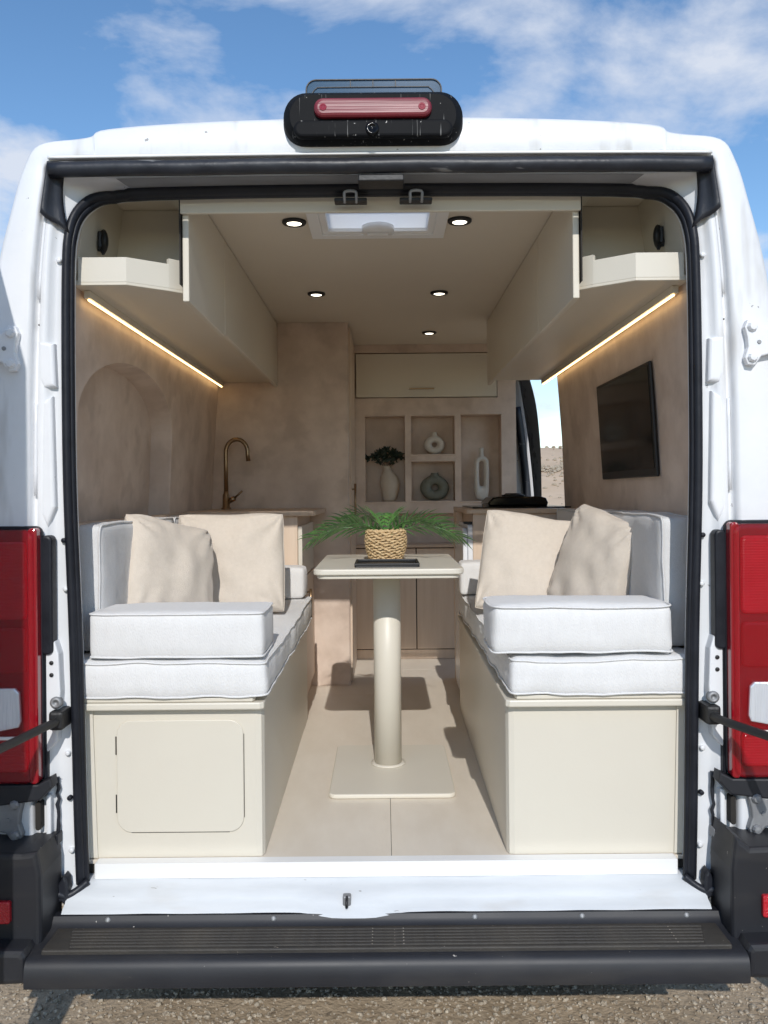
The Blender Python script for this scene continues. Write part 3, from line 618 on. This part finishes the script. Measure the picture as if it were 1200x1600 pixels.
MB().lathe([(.026, 0), (.026, .006), (.019, .010), (.018, .07), (.013, .08), (.012, .09)], (-.79, 1.98, 1.4745), 20).build('base', 'brass', fc, True)
MB().tube([(-.79, 1.98, 1.55), (-.79, 1.98, 1.70)] + [(-.735 - .055 * math.cos(a), 1.98, 1.76 + .065 * math.sin(a)) for a in [math.pi * k / 14 * 1.05 for k in range(0, 15)]] + [(-.677, 1.98, 1.715)], .011, 10).build('spout', 'brass', fc, True)
MB().tube([(-.775, 1.975, 1.515), (-.745, 1.965, 1.53)], .013, 8).tube([(-.748, 1.966, 1.528), (-.705, 1.955, 1.565)], .005, 8).build('lever', 'brass', fc, True)

kr = thing('hob_counter', 'pale wood counter carrying the black hob beside the side-door opening', 'counter', (.65, 1.95, .55))
box('carcass', .412, .868, 1.64, 2.28, .552, 1.449, 'wood', kr, .002)
MB().prism([(.895, 1.61), (.40, 1.61), (.385, 1.615), (.377, 1.63), (.377, 2.295), (.895, 2.295)], 1.45, 1.472, 'z', .004).build('worktop', 'woodtop', kr)
box('end_panel', .377, .411, 2.12, 2.28, .552, 1.449, 'wood', kr, .002)
fg = thing('refrigerator', 'white compact refrigerator fitted under the hob counter', 'refrigerator', (.39, 1.86, .555))
MB().prism([(p[0], p[1]) for p in rrect(1.648, 2.10, .575, 1.385, .05)], .366, .388, 'x', .006, 3).build('door', 'white_app', fg)
MB().prism([(p[0], p[1]) for p in rrect(1.642, 2.106, .56, 1.40, .02)], .389, .4115, 'x', .003, 2).build('door_rim', 'white_app', fg)
box('hinge_cover', .372, .411, 1.650, 1.70, 1.401, 1.412, 'black_matt', fg, .003)
hb = thing('gas_hob', 'black glass gas hob lying on the right counter', 'hob', (.60, 1.98, 1.472))
box('glass_plate', .42, .885, 1.72, 2.24, 1.4725, 1.479, 'black_gloss', hb, .002)
MB().prism([(.515, 1.479), (.51, 1.496), (.535, 1.522), (.56, 1.526), (.77, 1.526), (.795, 1.518), (.805, 1.496), (.80, 1.479)], 1.86, 2.16, 'y', .008, 2).build('burner_body', 'black_gloss', hb)
for y in (1.94, 2.08): MB().lathe([(.045, 0), (.05, .006), (.03, .012), (.028, .016), (0, .017)], (.655, y, 1.526), 20).build('burner', 'black_matt', hb, True)

# ------------------------------------------------------------------ overhead cabinets, LED strips, wall spots
for sx in (-1, 1):
    s = 'left' if sx < 0 else 'right'
    near = 'above the arched wall recess' if sx < 0 else 'above the wall television'
    oc = thing('overhead_cabinet', 'long greige overhead cabinet with open end shelf ' + near, 'cabinet', (sx * .68, 1.05, 2.11), 'overhead cabinets along the van walls')
    X = lambda x: sx * x
    def pr(poly, a0, a1, nm, mm='cabinet', bev=.002, par=oc): return MB().prism([(X(p[0]), p[1]) for p in poly], a0, a1, 'z', bev).build(nm, mm, par)
    front = [(.835, .092), (.702, .092), (.603, .165), (.5655, .200)]
    pr([(.850, .093)] + [(p[0], p[1] + .001) for p in front[1:]] + [(.5655, 2.125), (.850, 2.125)], 2.129, 2.144, 'bottom_board')
    # lip of the open shelf: three straight pieces
    for (a, b_) in zip(front, front[1:]):
        d = Vector((b_[0] - a[0], b_[1] - a[1])).normalized(); nn = Vector((-d.y, d.x)) * (-.012)
        if nn.y < 0: nn = -nn
        pr([a, b_, (b_[0] + nn.x, b_[1] + nn.y), (a[0] + nn.x, a[1] + nn.y)], 2.137, 2.206 if a[0] > .61 else 2.222, 'shelf_lip', 'cream', .0015)
    MB().box(min(X(.570), X(.84)), max(X(.570), X(.84)), .40, .412, 2.1445, 2.4385).build('shelf_back', 'cream', oc)
    MB().box(min(X(.5660), X(.5695)), max(X(.5660), X(.5695)), .15, 2.12, 2.1445, 2.4385).build('carcass_side', 'dark_gap', oc)
    MB().prism([(X(.845), 2.1445), (X(.852), 2.1445), (X(.812), 2.4385), (X(.805), 2.4385)], .10, .40, 'y').build('shelf_side', 'cream', oc)
    for (a, b_) in ((.162, .695), (.700, 2.122)):
        MB().box(min(X(.545), X(.5635)), max(X(.545), X(.5635)), a, b_, 2.098 if a < .5 else 2.106, 2.436, .003).build('cabinet_door', 'cabinet', oc)
    box('top_rail', min(X(.5700), X(.61)), max(X(.5700), X(.61)), .162, .30, 2.405, 2.4385, 'cabinet', oc, .002)
    ld = thing('led_strip', 'glowing warm LED strip under the overhead cabinet ' + near, 'light strip', (sx * .832, 1.12, 2.095), 'LED strips under the cabinets')
    MB().box(min(X(.822), X(.840)), max(X(.822), X(.840)), .15, 2.11, 2.108, 2.1285, .001).build('profile', 'cabinet', ld)
    MB().box(min(X(.829), X(.8345)), max(X(.829), X(.8345)), .165, 2.105, 2.1025, 2.1075, .001).build('diffuser', 'led', ld)
    sp_ = thing('wall_speaker', 'small round black speaker pod on the end shelf wall ' + near, 'speaker', (sx * .81, .22, 2.25), 'black pods on the shelf side walls')
    mt = Matrix.Translation((X(.812), .235, 2.292)) @ Matrix.Rotation(R(sx * 62), 4, 'Z') @ Matrix.Rotation(R(90), 4, 'X')
    bm = bmesh.new(); bmesh.ops.create_uvsphere(bm, u_segments=16, v_segments=8, radius=1)
    for v_ in bm.verts: v_.co = Vector((v_.co.x * .030, v_.co.y * .036, v_.co.z * .014))
    MB().bm(bm, mt).build('body', 'black_matt', sp_, True)
    g_ = MB()
    for k in (-2, -1, 0, 1, 2): g_.box(k * .009 - .002, k * .009 + .002, -.030 + abs(k) * .004, .030 - abs(k) * .004, .008, .0165, .001, 1, mt)
    g_.build('grille', 'plastic', sp_)
    MB().tube([(X(.812), .225, 2.264), (X(.808), .223, 2.252)], .005, 6).build('cable_stub', 'black_matt', sp_)

# ------------------------------------------------------------------ downlights, roof vent
for x, y, lab in ((-.283, .52, 'recessed ceiling downlight beside the roof vent, on the arch side'), (.258, .52, 'recessed ceiling downlight beside the roof vent, on the television side'),
             (-.290, 1.50, 'recessed ceiling downlight nearest the washroom wall'), (.256, 1.50, 'recessed ceiling downlight midway along the television side'), (.262, 2.42, 'recessed ceiling downlight in front of the niche wall locker')):
    dl = thing('downlight', lab, 'downlight', (x, y, 2.43), 'round downlights in the ceiling')
    MB().lathe([(.024, .003), (.0255, .000), (.037, .0015), (.0395, .0045), (.0395, .0095), (.024, .0095)], (x, y, 2.4300), 28, cap=False).build('ring', 'black_matt', dl, True)
    MB().lathe([(.0, .0005), (.0235, .0), (.0235, .006), (0, .006)], (x, y, 2.4322), 24, cap=False).build('diffuser', 'lamp', dl)
rv = thing('roof_vent', 'square white roof vent with milky panes and round knob', 'roof vent', ((vx0 + vx1) / 2, .45, 2.425))
def frame(nm, a0, a1, b0, b1, wd, z0, z1, mm, par):
    for (p, q, r_, s_) in ((a0, a1, b0, b0 + wd), (a0, a1, b1 - wd, b1), (a0, a0 + wd, b0 + wd, b1 - wd), (a1 - wd, a1, b0 + wd, b1 - wd)):
        box(nm, p, q, r_, s_, z0, z1, mm, par, .002)
frame('outer_frame', vx0 - .025, vx1 + .025, vy0 - .025, vy1 + .012, .038, 2.424, 2.4392, 'strip', rv)
frame('inner_frame', vx0 + .013, vx1 - .013, vy0 + .013, vy1 - .026, .022, 2.430, 2.448, 'strip', rv)
box('pane', vx0 + .036, vx1 - .036, vy0 + .036, vy1 - .05, 2.441, 2.444, 'acrylic', rv)
vcx = (vx0 + vx1) / 2
MB().lathe([(.050, .0), (.054, .006), (.054, .02), (0, .02)], (vcx, .565, 2.414), 28).build('knob_base', 'strip', rv, True)
box('knob_bridge', vcx - .045, vcx + .045, .57, vy1 - .03, 2.428, 2.440, 'strip', rv, .003)
box('knob_grip', vcx - .036, vcx + .036, .556, .572, 2.404, 2.414, 'strip', rv, .003)
for (p, q, r_, s_) in ((vx0 - .005, vx0, vy0, vy1), (vx1, vx1 + .005, vy0, vy1), (vx0, vx1, vy0 - .005, vy0), (vx0, vx1, vy1, vy1 + .005)): box('shaft_wall', p, q, r_, s_, 2.4405, 2.58, 'strip', rv)
MB().box(vx0 - .03, vx1 + .03, vy0 - .03, vy1 + .03, 2.585, 2.605, .008, 2).build('dome', 'clear_acrylic', rv)

# ------------------------------------------------------------------ benches and table
def bench(sx, label):
    X = lambda x: sx * x
    b_ = thing('bench_seat', label, 'bench', (sx * .6, .78, .55), 'facing benches along the van walls')
    poly = [(X(.335 + .02), .092), (X(.335 + .006), .096), (X(.335), .112), (X(.345), 1.495 if sx < 0 else 1.635), (X(.88), 1.495 if sx < 0 else 1.635), (X(.88), .092)]
    MB().prism(poly, .5515, .962, 'z').build('bench_box', 'cream', b_)
    MB().prism([(X(.340), .060), (X(.330), .068), (X(.328), .083), (X(.338), 1.495 if sx < 0 else 1.635), (X(.88), 1.495 if sx < 0 else 1.635), (X(.88), .060)], .9635, .983, 'z', .004).build('seat_board', 'cream', b_)
    MB().prism([(X(.36), .066), (X(.355), .08), (X(.36), 1.49), (X(.87), 1.49), (X(.87), .066)], .984, .996, 'z', .003).build('upper_board', 'cream', b_)
    return b_
bl = bench(-1, 'cream bench box with a rounded hatch panel in its end, on the arch side')
br = bench(1, 'cream bench box with a plain end panel, on the television side')
hp = MB().prism(rrect(-.738, -.390, .622, .930, .040, 8), .0865, .0915, 'y', .0022, 2).build('hatch', 'cream', bl)
box('hatch_gap', -.3895, -.3880, .0908, .0918, .66, .89, 'dark_gap', bl); box('hatch_gap', -.70, -.43, .0908, .0918, .6195, .6212, 'dark_gap', bl)
for z in (.675, .835): box('hatch_hinge', -.7425, -.7395, .0900, .0918, z, z + .05, 'dark_gap', bl)
tb = thing('pedestal_table', 'cream rectangular table on a single round pedestal in the aisle', 'table', (.018, .80, .55))
MB().prism(rrect(.012 - .244, .012 + .252, .515, 1.17, .035), 1.281, 1.301, 'z', .005, 3).build('tabletop', 'cream', tb)
MB().prism(rrect(.012 - .232, .012 + .240, .527, 1.16, .03), 1.268, 1.2805, 'z', .003, 2).build('under_board', 'cream', tb)
MB().lathe([(.0495, 0), (.0495, .695)], (.010, .83, .5725), 40).build('column', 'cream', tb, True)
MB().lathe([(.062, 0), (.062, .004), (.051, .006)], (.010, .83, .5665), 40).build('collar', 'cream', tb, True)
MB().prism(rrect(.018 - .205, .018 + .212, .515, 1.05, .025), .5508, .566, 'z', .005, 3).build('base_plate', 'cream', tb)

# ------------------------------------------------------------------ cushions
def cushion(name, label, cat, x0, x1, y0, y1, z0, z1, r=.018, m='fabric', puff=.006, wr=.004, step=.022, seed=0, group=None, pipes=True, mtx=None, pipe_ax='z', squash=None):
    c = Vector(((x0 + x1) / 2, (y0 + y1) / 2, (z0 + z1) / 2)); h = Vector(((x1 - x0) / 2, (y1 - y0) / 2, (z1 - z0) / 2))
    def deform(p):                       # p relative to the centre, on the rounded box
        q = Vector(p); f_ = [max(0, 1 - (q[i] / h[i]) ** 2) for i in range(3)]
        for i in range(3):
            j, k = (i + 1) % 3, (i + 2) % 3
            q[i] += math.copysign(1, q[i]) * puff * math.sqrt(f_[j] * f_[k]) * (abs(p[i]) / h[i]) ** 3
        w_ = Vector((nz3(p[0] + seed, p[1], p[2], 7), nz3(p[0], p[1] + seed + 9, p[2], 7), nz3(p[0], p[1], p[2] + seed + 21, 7))) * wr
        w2 = Vector((nz3(p[0] + seed, p[1], p[2], 19), nz3(p[0], p[1] + seed + 9, p[2], 19), nz3(p[0], p[1], p[2] + seed + 21, 19))) * wr * .45
        q += w_ + w2
        if q.z < -h.z: q.z = -h.z
        if squash: q = squash(q, h)
        return q
    def out(q): return (mtx @ (q)) + c if mtx else q + c
    bm = bmesh.new(); vmap = {}
    def grid(n_, hh):
        t = [-hh, -hh + r * .35, -hh + r]; inner = max(1, int(round((2 * hh - 2 * r) / step)))
        t += [-hh + r + (2 * hh - 2 * r) * k / inner for k in range(1, inner)]; t += [hh - r, hh - r * .35, hh]; return t
    G = [grid(None, h[i]) for i in range(3)]
    def vert(p):
        key = tuple(round(a, 5) for a in p)
        if key not in vmap:
            inn = Vector([max(-(h[i] - r), min(h[i] - r, p[i])) for i in range(3)]); d = Vector(p) - inn
            if d.length > 1e-9: d = d.normalized() * r
            vmap[key] = bm.verts.new(out(deform(inn + d)))
        return vmap[key]
    for ax in range(3):
        a_, b_ = (ax + 1) % 3, (ax + 2) % 3
        for s_ in (-1, 1):
            for i in range(len(G[a_]) - 1):
                for j in range(len(G[b_]) - 1):
                    q = []
                    for (u, v_) in ((i, j), (i + 1, j), (i + 1, j + 1), (i, j + 1)):
                        p = [0, 0, 0]; p[ax] = s_ * h[ax]; p[a_] = G[a_][u]; p[b_] = G[b_][v_]; q.append(vert(p))
                    try: bm.faces.new(q)
                    except ValueError: pass
    bmesh.ops.recalc_face_normals(bm, faces=bm.faces)
    base = Vector((c.x, c.y, z0))
    th_ = thing(name, label, cat, base, group)
    cv = MB().bm(bm).build('cover', m, th_, True)
    if pipes:
        ax = {'x': 0, 'y': 1, 'z': 2}[pipe_ax]; a_, b_ = (ax + 1) % 3, (ax + 2) % 3
        for s_ in (-1, 1):
            loop = rrect(-h[a_], h[a_], -h[b_], h[b_], r, 4); path = []
            for i in range(len(loop)):
                p0, p1 = Vector(loop[i]), Vector(loop[(i + 1) % len(loop)]); n_ = max(1, int((p1 - p0).length / .025))
                for k in range(n_):
                    t = p0.lerp(p1, k / n_); p = [0, 0, 0]; p[ax] = s_ * (h[ax] - r * .28); p[a_] = t.x * .999; p[b_] = t.y * .999
                    path.append(out(deform(Vector(p))))
            MB().tube(path, .0031, 6, True).build('piping', m, cv, True)
    return th_
def dent(q, h): return q
cushion('seat_cushion', 'long white linen seat cushion on the bench, arch side', 'cushion', -.872, -.322, .062, 1.485, .9965, 1.096, wr=.006, seed=1, group='white seat cushions')
cushion('seat_cushion', 'long white linen seat cushion on the bench, television side', 'cushion', .345, .872, .062, 1.60, .9965, 1.096, wr=.0075, seed=5, group='white seat cushions')
cushion('bolster_cushion', 'white box bolster lying across the bench end, arch side', 'cushion', -.805, -.333, .070, .29, 1.1035, 1.226, r=.014, wr=.0035, seed=11, group='white box bolsters', pipes=True)
cushion('bolster_cushion', 'soft white box bolster lying across the bench end, television side', 'cushion', .300, .790, .074, .295, 1.1035, 1.238, r=.024, wr=.005, seed=15, group='white box bolsters', pipes=True)
cushion('arm_cushion', 'small white cushion block at the bench end below the sink counter', 'cushion', -.60, -.340, 1.33, 1.46, 1.1035, 1.235, r=.014, seed=21, group='small white end cushions', pipes=False)
cushion('arm_cushion', 'small white cushion block at the bench end beside the refrigerator', 'cushion', .335, .60, 1.42, 1.56, 1.1035, 1.242, r=.014, seed=25, group='small white end cushions', pipes=False)
cushion('back_cushion', 'upright grey-white back cushion against the wall below the arched recess', 'cushion', -.888, -.805, .175, 1.00, 1.103, 1.462, m='fabric_back', wr=.005, seed=31, group='upright back cushions', pipe_ax='x')
cushion('back_cushion', 'upright grey-white back cushion beside the sink counter', 'cushion', -.888, -.800, 1.012, 1.49, 1.103, 1.458, m='fabric_back', wr=.005, seed=33, group='upright back cushions', pipe_ax='x')
cushion('back_cushion', 'upright grey-white back cushion against the wall below the television', 'cushion', .795, .885, .175, .95, 1.103, 1.475, m='fabric_back', wr=.006, seed=35, group='upright back cushions', pipe_ax='x')
cushion('back_cushion', 'upright grey-white back cushion beside the hob counter', 'cushion', .79, .885, .965, 1.60, 1.103, 1.468, m='fabric_back', wr=.006, seed=37, group='upright back cushions', pipe_ax='x')

def pillow(label, loc, size, thick, rot, seed):
    n = 34; s = MB(); W, H = size
    mt = Matrix.Translation(loc) @ rot
    def pt(u, v_, sd):
        a = max(0, 1 - u * u); b_ = max(0, 1 - v_ * v_)
        x = W / 2 * u * (1 - .03 * b_ - .035 * (v_ * u) ** 4); z = H / 2 * v_ * (1 - .03 * a - .035 * (u * v_) ** 4)
        t = thick / 2 * (a ** .5 * b_ ** .5) ** .68
        edge = 1 - min(a, b_)
        wr = .013 * nz3(u * 1.3 + seed, v_ * 1.3, sd, 2.2) * (a * b_) ** .3 + .010 * edge ** 2 * nz3(u * 2 + seed, v_ * 2, sd * 3, 3.5) * (a * b_) ** .25
        # radial creases running in from the corners
        cr = 0
        for cu, cvv in ((-1, -1), (1, -1), (-1, 1), (1, 1)):
            du, dvv = u - cu, v_ - cvv; d = math.hypot(du, dvv)
            cr += .0085 * math.exp(-(d / .55) ** 2) * math.sin(math.atan2(dvv, du) * 11 + seed + 2 * nz3(u, v_, seed, 1.5)) * min(1, d * 5)
        w2 = .006 * nz3(u + seed, v_ + seed, 2, 1.6)
        return Vector((x + w2 * b_, sd * (t + wr + cr) + .02 * nz3(u, v_, seed, .9) , z + .008 * nz3(u + 5, v_, seed, 1.5)))
    vs = []; idx = {}
    for sd in (-1, 1):
        for i in range(n + 1):
            for j in range(n + 1):
                # finer spacing toward the rim
                u = math.sin(math.pi / 2 * (2 * i / n - 1)); v_ = math.sin(math.pi / 2 * (2 * j / n - 1))
                if i in (0, n) or j in (0, n):
                    if (i, j) not in idx: idx[(i, j)] = len(vs); p = pt(u, v_, 1); q = pt(u, v_, -1); vs.append((p + q) / 2)
                    idx[(sd, i, j)] = idx[(i, j)]
                else: idx[(sd, i, j)] = len(vs); vs.append(pt(u, v_, sd))
    fs = [(idx[(sd, i, j)], idx[(sd, i + 1, j)], idx[(sd, i + 1, j + 1)], idx[(sd, i, j + 1)]) for sd in (-1, 1) for i in range(n) for j in range(n)]
    vs = [mt @ v_ for v_ in vs]
    o = mesh('throw_pillow', vs, fs, 'pillow', None, True); tag(o, label, 'pillow', 'beige throw pillows')
    rim = [(i, 0) for i in range(n)] + [(n, j) for j in range(n)] + [(i, n) for i in range(n, 0, -1)] + [(0, j) for j in range(n, 0, -1)]
    MB().tube([vs[idx[q]] for q in rim], .0025, 5, True).build('seam', 'pillow', o, True)
    return o
def rot(rx=0, ry=0, rz=0): return Matrix.Rotation(R(rz), 4, 'Z') @ Matrix.Rotation(R(rx), 4, 'X') @ Matrix.Rotation(R(ry), 4, 'Y')
pillow('beige pillow leaning on the back cushion beneath the arched recess', (-.718, .58, 1.282), (.37, .37), .15, rot(-14, 13, 60), 1.0)
pillow('square beige pillow standing upright before the sink counter', (-.572, .92, 1.290), (.40, .385), .15, rot(-14, -1, 4), 2.4)
pillow('square beige pillow propped up before the hob counter', (.545, .87, 1.280), (.38, .38), .14, rot(-20, 8, -5), 3.7)
pillow('beige pillow standing on its edge against the back cushion below the television', (.715, .62, 1.288), (.35, .385), .15, rot(-13, 12, -66), 5.1)

# ------------------------------------------------------------------ television
tv = thing('television', 'black flat television mounted on the plaster wall of the van', 'television', (.87, .78, 1.605))
def tvpanel(nm, y0, y1, z0, z1, d0, d1, m, par, bev):
    s = MB().box(-d1, -d0, y0, y1, z0, z1, bev)
    for v_ in s.v: v_.x += hw(1.6) + (v_.z - 1.6) * (hw(1.95) - hw(1.6)) / .35
    return s.build(nm, m, par)
tvpanel('bezel', .455, 1.115, 1.595, 1.965, .003, .014, 'black_matt', tv, .004)
tvpanel('screen', .468, 1.102, 1.622, 1.953, .0143, .016, 'black_gloss', tv, .0005)

# ------------------------------------------------------------------ vases in the niches
VY = 2.868
o = MB()
pr_ = [(.034, 0), (.040, .01), (.050, .05), (.058, .09), (.060, .115), (.052, .15), (.034, .178), (.024, .195), (.023, .212), (.025, .216), (.019, .216), (.017, .19)]
for k in range(len(pr_)): pass
o.lathe(pr_, (0, 0, 0), 28, .85)
for v_ in o.v:
    t = max(0, min(1, v_.z / .216)); v_.x += .016 * math.sin(t * math.pi * .9) - .020 * t; v_ += Vector((.034, VY, 1.4975))
v1 = o.build('bottle_vase', 'vase_cream', None, True); tag(v1, 'cream lopsided vase holding dark sprigs in a tall niche', 'vase')
sg = thing('eucalyptus_sprigs', 'bunch of dark green leafy sprigs standing in the cream vase', 'sprigs', (.028, VY, 1.70))
for k in range(7):
    a = R(-75 + 150 * k / 6); ln = random.uniform(.09, .15)
    base = Vector((.018, VY, 1.695)); tip = base + Vector((math.sin(a) * ln * 1.0, random.uniform(-.05, .0), math.cos(a) * ln * .55 + .045))
    mid = base.lerp(tip, .5) + Vector((0, -.01, .03)); path = crom([base, mid, tip], 6)
    stm = MB().tube(path, .0018, 5).build('stem', 'twig', sg)
    lf = MB()
    for q in range(4, len(path)):
        for e in range(3):
            p = path[q]; d = Vector((random.uniform(-1, 1), random.uniform(-1, .3), random.uniform(-.6, .9))).normalized(); sd_ = d.cross(Vector((random.uniform(-1, 1), 1, random.uniform(-1, 1)))).normalized()
            l_, w_ = random.uniform(.024, .040), random.uniform(.008, .013); up = d.cross(sd_) * .004
            lf.add([p, p + d * l_ * .4 + sd_ * w_ + up, p + d * l_, p + d * l_ * .4 - sd_ * w_ + up, p + d * l_ * .5], [(0, 1, 4), (1, 2, 4), (2, 3, 4), (3, 0, 4)])
    lf.build('leaf', 'dark_leaf', sg)['kind'] = 'stuff'
def ring_vase(label, cx, z0, w, h, hole, depth, m, neck, neck_r, elong=0.0):
    s = MB(); n, k_ = 48, 16
    Rm = (w / 2 + hole) / 2; rm = (w / 2 - hole) / 2; bh = h - neck
    vs = []
    for i in range(n):
        a = 2 * math.pi * i / n
        for j in range(k_):
            b_ = 2 * math.pi * j / k_
            rr = Rm + rm * math.cos(b_); x = rr * math.cos(a); z = rr * math.sin(a); y = depth / 2 * math.sin(b_)
            if elong:
                z = z + math.copysign(elong, z) * min(1, abs(math.sin(a)) * 3)
                if z < 0: z -= .055 * (rr - hole) / (w / 2 - hole) * min(1, abs(math.sin(a)) * 1.6)
                y *= 1.0
            else:
                sc_ = bh / w; z *= sc_
                if z > 0: x *= 1 - .22 * (z / (bh / 2)) ** 2
            vs.append(Vector((cx + x, VY + y, z0 + bh / 2 + z)))
    fs = [(i * k_ + j, ((i + 1) % n) * k_ + j, ((i + 1) % n) * k_ + (j + 1) % k_, i * k_ + (j + 1) % k_) for i in range(n) for j in range(k_)]
    s.add(vs, fs)
    zt = max(v_.z for v_ in s.v) - .002
    s.lathe([(neck_r * 1.7, -.018), (neck_r * 1.15, .0), (neck_r, neck * .5), (neck_r * 1.05, neck), (neck_r * .75, neck), (neck_r * .7, .0)], (cx, VY, zt), 20)
    zmin = min(v_.z for v_ in s.v)
    for v_ in s.v: v_.z += z0 - zmin
    o = s.build('ring_vase', m, None, True); return tag(o, label, 'vase')
ring_vase('small off-white ring vase in the upper middle niche', .312, 1.7805, .128, .138, .016, .055, 'vase_white', .020, .016)
ring_vase('dark sage-grey round ring vase in the lower middle niche', .312, 1.5005, .178, .170, .020, .07, 'vase_grey', .012, .022)
ring_vase('tall off-white bottle vase with a long slot through it', .598, 1.4975, .094, .325, .014, .05, 'vase_white', .050, .014, elong=.062)

# ------------------------------------------------------------------ palm in basket and tray
pp = thing('potted_palm', 'green palm fronds in a woven seagrass basket on the table', 'plant', (.008, .86, 1.302))
bx_, by_, bz_ = .008, .862, 1.3015
bk = MB().lathe([(.050, .002), (.064, .03), (.068, .06), (.064, .098), (.060, .098), (.058, .075), (.0, .075)], (bx_, by_, bz_), 30).build('basket', 'twig', pp, True)
wv = MB(); nst = 40; rows = 17
for rI in range(rows):
    z = .005 + .104 * rI / (rows - 1); t = z / .11
    rad = .054 + .019 * math.sin(min(1, t * 1.15) * math.pi * .62 + .05) - .006 * max(0, t - .7)
    path = []
    for k in range(nst * 4):
        a = 2 * math.pi * k / (nst * 4); q = math.cos(a * nst / 2 * 1.0 + (math.pi if rI % 2 else 0))
        path.append((bx_ + (rad + .0034 * q) * math.cos(a), by_ + (rad + .0034 * q) * math.sin(a), bz_ + z + .0016 * math.sin(a * 7 + rI * 2.3)))
    wv.tube(path, .0036, 6, True)
wv.build('weave', 'straw', bk, True)
MB().tube([(bx_ + .066 * math.cos(2 * math.pi * k / 60), by_ + .066 * math.sin(2 * math.pi * k / 60), bz_ + .110 + .002 * math.sin(k * 2.1)) for k in range(60)], .0058, 7, True).build('rim', 'straw', bk, True)
def frond(az, ln, up, droop, seed, roll, nl=13):
    rnd = random.Random(seed); base = Vector((bx_, by_, bz_ + .085)); d = Vector((math.cos(az), math.sin(az), 0)); path = []
    for k in range(nl + 1):
        t = k / nl; path.append(base + d * (ln * t) + Vector((0, 0, .82 * up * math.sin(min(1, t * 1.25) * math.pi / 2) - droop * t * t)))
    s = MB(); s.tube(path, [.0024 * (1 - .75 * k / nl) for k in range(nl + 1)], 5)
    for k in range(2, nl + 1):
        t = k / nl; tan = (path[k] - path[k - 1]).normalized(); side0 = tan.cross(Vector((0, 0, 1))).normalized(); upv = side0.cross(tan).normalized()
        side = side0 * math.cos(R(roll)) + upv * math.sin(R(roll)); fn = side.cross(tan).normalized()
        L_ = (.036 + .066 * math.sin(min(1, (t - .08) * 1.25) * math.pi * .80)) * rnd.uniform(.85, 1.15) * (.55 + .45 * ln / .25)
        for sg_ in (-1, 1):
            dirn = (tan * (.62 + .55 * t) + side * sg_ * (.95 - .30 * t) + fn * .22 + Vector((rnd.uniform(-.1, .1), rnd.uniform(-.1, .1), rnd.uniform(-.1, .1)))).normalized()
            wd = .0052 * rnd.uniform(.8, 1.15); wv_ = dirn.cross(fn).normalized(); pts = []
            for e, wf in ((0, .4), (.3, 1), (.65, .75), (1, .04)):
                p = path[k] + dirn * L_ * e + Vector((0, 0, -.022 * (L_ / .09) * e * e)); pts += [p + wv_ * wd * wf, p - fn * wd * .35 * wf, p - wv_ * wd * wf]
            s.add(pts, [(3 * i + j, 3 * i + j + 1, 3 * i + j + 4, 3 * i + j + 3) for i in range(3) for j in range(2)])
    return s.build('frond', 'leaf', pp, True)
for az, ln, up, dr_, sd_, rl_ in ((186, .255, .075, .055, 1, -42), (172, .215, .105, .05, 2, -35), (204, .19, .085, .03, 3, -30), (-7, .265, .085, .065, 4, 42), (10, .215, .110, .045, 5, 34), (-24, .16, .10, .035, 6, 30), (70, .13, .12, .03, 7, 20), (118, .14, .12, .03, 8, -20), (150, .15, .125, .03, 10, -30)):
    frond(R(az), ln, up, dr_, sd_, rl_)
tr = thing('black_tray', 'slim black rectangular tray lying on the table before the basket', 'tray', (.010, .64, 1.301))
MB().prism(rrect(-.098, .120, .572, .765, .008), 1.3012, 1.306, 'z', .0015).build('base', 'black_matt', tr)
for (p, q, r_, s_) in ((-.098, .120, .572, .580), (-.098, .120, .757, .765), (-.098, -.090, .5805, .7565), (.112, .120, .5805, .7565)): box('rim', p, q, r_, s_, 1.3062, 1.3145, 'black_matt', tr, .002)
